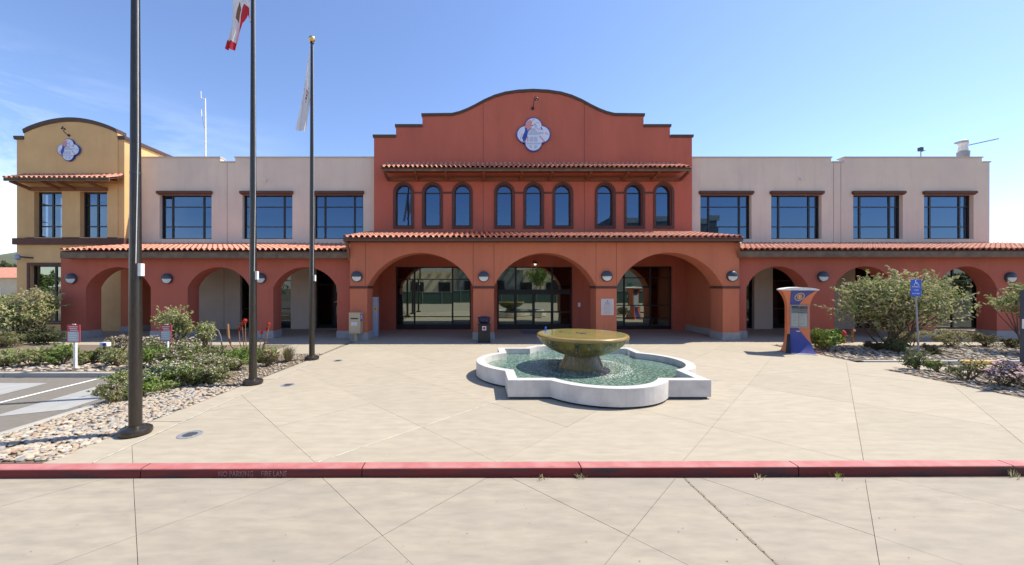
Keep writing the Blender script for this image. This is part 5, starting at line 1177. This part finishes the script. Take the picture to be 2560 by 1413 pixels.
# row along the parking kerb
for i, (px, D, rx, rz, m, s2, lab) in enumerate((
    (12, 12.3, .62, .34, 'olive', 'green', 'low olive bush cut by the left picture edge behind the parking bay'),
    (84, 12.4, .55, .36, 'green', 'olive', 'low green bush left of the first red and white sign'),
    (150, 12.6, .55, .38, 'green', 'lime', 'low green bush touching the left side of the kerbside sign post'),
    (232, 12.9, .50, .36, 'green', 'drab', 'low green bush just right of the kerbside sign post'),
    (292, 12.5, .48, .36, 'olive', 'green', 'low yellowish bush at the left side of the nearest flagpole'))):
    shrub('bush', lab, 'bush', (X(px, D), D), (rx, .5, rz), rz*.85, 1900, .055, m, 20+i, 'low bushes along the parking kerb', second=s2, stems=7, lumps=8)
# pink mounds
shrub('flowering_bush', 'pink flowering mound behind and left of the nearest flagpole', 'bush', (X(300, 15.2), 15.2), (.9, .6, .38), .3, 2400, .05, 'drab', 31, flowers='pinkfl', nf=420, fs=.035, second='green')
shrub('flowering_bush', 'pink flowering mound around the second red sign post', 'bush', (X(405, 13.7), 13.7), (.75, .7, .5), .4, 3400, .05, 'green', 32, flowers='pinkfl', nf=480, fs=.036, second='drab')
shrub('flowering_bush', 'pink and green flowering mound under the small olive shrubs', 'bush', (X(468, 13.0), 13.0), (.8, .7, .45), .4, 3200, .05, 'green', 33, flowers='pinkfl', nf=330, fs=.033, second='drab')
shrub('flowering_bush', 'white flowered low mound right of the nearest flagpole base', 'bush', (X(430, 10.2), 10.2), (.95, .8, .36), .3, 6500, .042, 'green', 34, flowers='whitefl', nf=900, fs=.024, second='lime', lumps=12)
shrub('flowering_bush', 'white flowered low mound left of the middle flagpole', 'bush', (X(535, 10.9), 10.9), (.85, .8, .38), .32, 6000, .042, 'green', 35, flowers='whitefl', nf=650, fs=.022, second='drab', lumps=12)
shrub('flowering_bush', 'dusky flowered mound filling the middle of the left bed', 'bush', (X(470, 11.9), 11.9), (1.0, .8, .42), .36, 5200, .045, 'drab', 36, flowers='pinkfl', nf=330, fs=.028, second='green', lumps=12)
shrub('flowering_bush', 'brownish flowered mound left of the nearest flagpole by the parking kerb', 'bush', (X(285, 8.65), 8.65), (.5, .6, .24), .2, 2800, .036, 'drab', 37, flowers='whitefl', nf=200, fs=.018, second='green', lumps=8)
shrub('bush', 'leafy green bush between the pink mounds and the nearest flagpole', 'bush', (X(378, 12.2), 12.2), (.75, .6, .42), .36, 3600, .05, 'green', 44, second='lime', lumps=11)
shrub('bush', 'green and brown bush behind the white flowered mound', 'bush', (X(520, 12.6), 12.6), (.8, .6, .42), .38, 3400, .05, 'green', 45, second='drab', lumps=11)
shrub('bush', 'small green bush left of the nearest flagpole beside the kerb', 'bush', (X(318, 9.9), 9.9), (.5, .5, .28), .24, 2400, .042, 'green', 46, second='olive')
shrub('bush', 'bright green tuft behind the nearest flagpole base', 'bush', (X(352, 8.9), 8.9), (.35, .35, .22), .18, 1500, .036, 'lime', 38, second='green')
shrub('flowering_bush', 'white flowered green mound nearest the stones right of the nearest flagpole', 'bush', (X(398, 9.5), 9.5), (.7, .55, .3), .26, 4600, .04, 'green', 47, flowers='whitefl', nf=420, fs=.02, second='lime', lumps=11)
shrub('flowering_bush', 'pale flowered green mound between the flagpoles above the stone strip', 'bush', (X(500, 10.2), 10.2), (.75, .5, .3), .26, 4600, .04, 'green', 48, flowers='whitefl', nf=420, fs=.02, second='drab', lumps=11)
shrub('bush', 'loose green mound just left of the middle flagpole', 'bush', (X(590, 11.8), 11.8), (.55, .55, .42), .35, 3000, .045, 'green', 39, second='lime')
shrub('shrub', 'taller olive shrub behind the second red sign', 'shrub', (X(438, 14.3), 14.3), (.72, .6, .78), 1.18, 4200, .055, 'olive', 41, second='lime', stems=9, lumps=12, trunk=.025)
shrub('shrub', 'smaller olive shrub before the second left arch', 'shrub', (X(513, 14.2), 14.2), (.48, .45, .58), .82, 2800, .05, 'olive', 42, second='green', stems=7, trunk=.02)
shrub('bush', 'brown twiggy bush right of the middle flagpole', 'bush', (X(672, 12.4), 12.4), (.42, .45, .34), .32, 2600, .04, 'drab', 43, second='olive', stems=14, stemtop=1.1)
# aloe with coral flower heads
D = 13.3; ax = X(625, D); t = thing('aloe', 'green aloe clump with coral red flower heads behind the middle flagpole', 'plant', (ax, D, 0)); V = []; Fc = []; b = 0; r = random.Random(5)
for i in range(230):
    cx, cy = ax+r.uniform(-.35, .75), D+r.uniform(-.4, .3); a = r.uniform(0, 6.28); ln = r.uniform(.25, .5); w_ = r.uniform(.014, .026)
    d = Vector((math.cos(a), math.sin(a), 0)); s_ = Vector((-d.y, d.x, 0))*w_; p0 = Vector((cx, cy, .05)); p1 = p0+d*ln*.45+Vector((0, 0, ln*.8)); p2 = p0+d*ln*1.05+Vector((0, 0, ln*.85))
    V += [p0-s_, p0+s_, p1+s_, p1-s_, p2, p2]; Fc += [(b, b+1, b+2, b+3), (b+3, b+2, b+4, b+4)]; b += 6
me = bpy.data.meshes.new('leaf_blades'); off = wl(t); me.from_pydata([tuple(v-off) for v in V], [], [tuple(dict.fromkeys(f)) for f in Fc]); me.materials.append(M['lime']); o = bpy.data.objects.new('leaf_blades', me); COL.objects.link(o); o.parent = t
for (px, py, s_) in ((606, 812, 1.3), (613, 803, 1.2), (597, 826, 1), (655, 832, 1.1), (667, 825, .9), (673, 812, .9)):
    x, z = X(px, D), Z(py, D); xb = ax+(x-ax)*.6
    st = obj('flower_stalk', MB().tube([(xb, D, .2), (x*.7+xb*.3, D-.02, z*.6), (x, D, z)], [.018, .015, .01], 6), M['stalk'], t)
    V_, F_, *_ = leaves((x, D, z+.02), (.09*s_, .09*s_, .08*s_), 90, .05, 3, int(px), .3); npmesh('flower_head', V_, F_, M['redfl'], st)
obj('dry_stalk', MB().tube([(X(592, D), D, .25), (X(577, D), D, .55), (X(571, D), D, .85), (X(569, D), D, 1.28)], [.012, .03, .045, .04], 7), M['stalk'], t)
def tuft(px, D, n, h, spread, m, label, seed):
    x = X(px, D); t = thing('grass_tuft', label, 'grass tuft', (x, D, 0)); r = random.Random(seed); V = []; Fc = []; b = 0
    for i in range(n):
        a = r.uniform(0, 6.28); l = h*r.uniform(.6, 1.1); sp = spread*r.uniform(.1, 1); d = Vector((math.cos(a), math.sin(a), 0)); s_ = Vector((-d.y, d.x, 0))*.006
        p0 = d*r.uniform(0, .08); p1 = p0+d*sp*.5+Vector((0, 0, l*.7)); p2 = p0+d*sp+Vector((0, 0, l))
        V += [p0-s_, p0+s_, p1+s_*.7, p1-s_*.7, p2]; Fc += [(b, b+1, b+2, b+3), (b+3, b+2, b+4)]; b += 5
    me = bpy.data.meshes.new('blades'); me.from_pydata([tuple(v) for v in V], [], Fc); me.materials.append(M[m]); o = bpy.data.objects.new('blades', me); COL.objects.link(o); o.parent = t; return t
tuft(720, 13.1, 260, .55, .42, 'drab', 'dry grass tuft between the middle and farthest flagpoles', 1)
for i, (px, Y_, h, lab) in enumerate(((1357, 5.38, .05, 'tiny weed at the foot of the red kerb below the fountain'), (1455, 5.38, .06, 'tiny weed in the kerb gap below the fountain'), (2092, 5.42, .08, 'tiny green weed by the red kerb at the right'), (1897, 5.41, .06, 'tiny dry weed by the red kerb right of the fountain'), (2530, 5.45, .09, 'small weed by the red kerb at the far right'))):
    t = tuft(px, Y_, 14, h, .05, 'olive' if i != 2 else 'lime', lab, 50+i); t.location.z = -.12; t.name = 'weed'; t['category'] = 'weed'
# right beds
shrub('shrub', 'large olive shrub with several trunks behind the blue parking sign', 'shrub', (X(2236, 15.6), 15.6), (2.6, 1.6, 1.42), 1.95, 17000, .08, 'olive', 61, stems=14, lumps=34, trunk=.045, second='green')
shrub('shrub', 'olive shrub cut off by the right picture edge', 'shrub', (X(2580, 15.0), 15.0), (1.75, 1.2, 1.0), 1.95, 6500, .08, 'olive', 62, stems=9, lumps=14, trunk=.04, second='green')
shrub('bush', 'bright green leafy bush at the foot of the kiosk', 'bush', (X(2062, 15.3), 15.3), (.78, .6, .45), .42, 3000, .085, 'lime', 63, second='green')
for i, (px, D, rx, rz, m, s2, lab, nf) in enumerate((
    (2275, 16.3, .9, .42, 'olive', 'drab', 'low olive mound under the large right shrub', 0),
    (2380, 16.2, 1.0, .42, 'olive', 'drab', 'low olive mound behind the stones right of the sign post', 0),
    (2462, 16.3, .7, .36, 'drab', 'deep', 'low purplish mound before the last right arch', 0),
    (2188, 15.6, .28, .22, 'deep', 'drab', 'small dark plant between kiosk bush and large shrub', 0),
    (2243, 14.9, .42, .32, 'deep', 'green', 'small dark plant left of the parking sign post', 0),
    (2332, 14.6, .26, .2, 'drab', 'deep', 'small brown plant right of the parking sign post', 0),
    (2526, 16.0, .3, .25, 'drab', 'deep', 'small dry plant near the right picture edge', 0),
    (2292, 11.9, .42, .34, 'deep', 'green', 'dark spiky bush at the tip of the right flower strip', 0),
    (2345, 11.5, .2, .18, 'lime', 'olive', 'tiny bright plant right of the dark spiky bush', 0),
    (2420, 10.5, .42, .32, 'deep', 'olive', 'dark green bush left of the pink mound at the plaza edge', 0),
    (2515, 9.85, .68, .36, 'drab', 'deep', 'pink flowering mound at the right picture edge', 900))):
    shrub('bush' if not nf else 'flowering_bush', lab, 'bush', (X(px, D), D), (rx, .5, rz), rz*.9, 2200 if rx > .5 else 1100, .05 if D > 13 else .045, m, 70+i, None, second=s2, flowers='pinkfl' if nf else None, nf=nf, fs=.035, stems=8)
# ------------------------------------------------------------------ far left: hill, trees, houses
def hill(name, D, x0, x1, ztop, label, seed):
    n = 60; m = 10; vs = []
    for i in range(n+1):
        t = i/n; x = x0+(x1-x0)*t; e = min(1, t*5, (1-t)*5)
        for j in range(m+1):
            s_ = j/m; h_ = ztop*math.sin(s_*math.pi/2)*e*(.8+.35*noise.noise(Vector((x*.012, seed, 0))))+noise.noise(Vector((x*.06, s_*6, seed)))*2.2*s_
            vs.append((x, D+s_*120, h_-.4*(1-s_)))
    fs = [(i*(m+1)+j, (i+1)*(m+1)+j, (i+1)*(m+1)+j+1, i*(m+1)+j+1) for i in range(n) for j in range(m)]
    o = obj(name, MB().add(vs, fs), M['hill'], None, smooth=True); return tag(o, label, None, None, 'structure')
hill('hill', 190, -620, 40, 36, 'wooded hill in the distance at the far left', 3)
for i, (px, D, h_, r_, lab) in enumerate(((22, 95, 8.6, 3.2, 'dark evergreen tree beside the tower edge, before the hill'), (5, 110, 10.5, 3.8, 'dark round tree at the left picture edge below the hill'), (-30, 88, 9, 4, 'dark tree just outside the left picture edge'))):
    x = X(px, D); t = thing('tree', lab, 'tree', (x, D, 0)); V_, F_, *_ = leaves((x, D, h_*.6), (r_, r_, h_*.42), 2600, .55, 9, 200+i); npmesh('crown', V_, F_, M['deep'], t); obj('trunk', MB().tube([(x, D, 0), (x, D, h_*.5)], [.35, .2], 8), M['bark'], t)
def house(px, D, w_, d_, h_, rh, lab, grp=None):
    x = X(px, D); t = thing('house', lab, 'house', (x, D, 0), grp)
    obj('wall', MB().box(x-w_/2, x+w_/2, D, D+d_, 0, h_), M['cream'], t)
    obj('roof', MB().add([(x-w_/2-.5, D-.6, h_-.1), (x+w_/2+.5, D-.6, h_-.1), (x+w_/2+.5, D+d_+.6, h_-.1), (x-w_/2-.5, D+d_+.6, h_-.1), (x-w_/2+2, D+d_/2, h_+rh), (x+w_/2-2, D+d_/2, h_+rh)], [(3, 2, 1, 0), (0, 1, 5, 4), (1, 2, 5), (2, 3, 4, 5), (3, 0, 4)]), M['tile'], t)
    for k in range(3):
        wx = x-w_/2+w_*(k+.5)/3; o = obj('window', MB().plate(rect(wx-.8, wx+.8, 1.2, 2.4), [rect(wx-.7, wx+.7, 1.3, 2.3)[::-1]], D-.06, D-.002), M['white'], t); obj('pane', MB().box(wx-.69, wx+.69, D-.03, D-.02, 1.31, 2.29), M['inside'], o)
house(-10, 58, 14, 9, 4.0, 1.7, 'cream house with red tiled hip roof beyond the tower')
D = 34; t = thing('site_wall', 'low cream garden wall seen left of the tower', 'wall', (X(0, D), D, 0)); obj('wall', MB().box(X(-150, D), X(36, D), D, D+.3, 0, 1.6), M['cream'], t); obj('coping', MB().box(X(-150, D)-.05, X(36, D)+.05, D-.05, D+.35, 1.601, 1.7), M['plinth'], t)
# ------------------------------------------------------------------ across the street (seen only in the glass)
t = thing('site_fence', 'chain fence with green screen across the street behind the viewer', 'fence', (0, -15, -.12))
obj('screen', MB().box(-30, 34, -15.03, -15, -.1, 1.75), M['fence'], t)
for i in range(22): obj('post', MB().tube([(-30+i*3.05, -14.96, -.12), (-30+i*3.05, -14.96, 1.85)], .035, 6), M['grey'], t)
obj('top_rail', MB().tube([(-30, -14.96, 1.83), (34, -14.96, 1.83)], .03, 6), M['grey'], t)
t = thing('opposite_building', 'cream and grey building with slatted canopy across the street behind the viewer', 'building', (4, -32, 0))
obj('wall', MB().box(-26, -4, -44, -32, 0, 9), M['cream'], t); obj('wall', MB().box(-3.9, 9, -44, -31, 0, 7.2), M['slate'], t); obj('wall', MB().box(9.1, 24, -44, -32, 0, 8), M['cream'], t); obj('wall', MB().box(28, 52, -52, -36, 0, 17.5), M['slate'], t)['label'] = 'taller grey block'
obj('roof_band', MB().box(-27, 25, -30.2, -29.8, 6.0, 6.9).box(27.5, 52.5, -36.5, -35.9, 16.5, 17.6), M['coping'], t)
for i in range(26): obj('canopy_slat', MB().box(-26+i*2.0, -25.4+i*2.0, -31.9, -30.25, 6.1, 6.3), M['white'], t)
for i in range(9):
    xw = -24+i*5.4
    if xw > 22: break
    obj('window', MB().box(xw, xw+2.4, -31.99 if not -4.5 < xw < 8.6 else -30.99, -31.9 if not -4.5 < xw < 8.6 else -30.9, 1, 3.6), M['frame'], t)
for i, (x, h_) in enumerate(((-19, 6), (11, 7), (22, 6.5))):
    t = thing('tree', ('leafy tree across the street by the left of the canopy building', 'leafy tree across the street at the middle of the canopy building', 'leafy tree across the street by the grey block')[i], 'tree', (x, -22, 0)); V_, F_, *_ = leaves((x, -22, h_*.65), (2.4, 2.4, h_*.35), 3000, .22, 9, 300+i); npmesh('crown', V_, F_, M['green'], t); obj('trunk', MB().tube([(x, -22, -.1), (x, -22, h_*.5)], [.2, .1], 8), M['bark'], t)

t = thing('reflection_hedge', 'unseen added hedge across the street at the right behind the viewer', 'reflection_hedge', (62, -16, 0))  # unseen greenery added so the arcade glass reflects something dark
for i in range(6):
    V_, F_, *_ = leaves((42+i*8.5, -16, 2.6), (5.2, 2.0, 2.7), 2200, .34, 9, 400+i); npmesh('foliage', V_, F_, M['green'], t)
obj('stem', MB().tube([(62, -16, -.1), (62, -16, 2)], [.12, .06], 6), M['bark'], t)
t = thing('left_reflection_hedge', 'unseen added hedge across the street at the left behind the viewer', 'reflection_hedge', (-62, -16, 0))  # matching unseen greenery added on the left, for reflections only
for i in range(6):
    V_, F_, *_ = leaves((-36-i*8.5, -16, 2.6), (5.2, 2.0, 2.7), 2200, .34, 9, 500+i); npmesh('foliage', V_, F_, M['green'], t)
obj('stem', MB().tube([(-62, -16, -.1), (-62, -16, 2)], [.12, .06], 6), M['bark'], t)
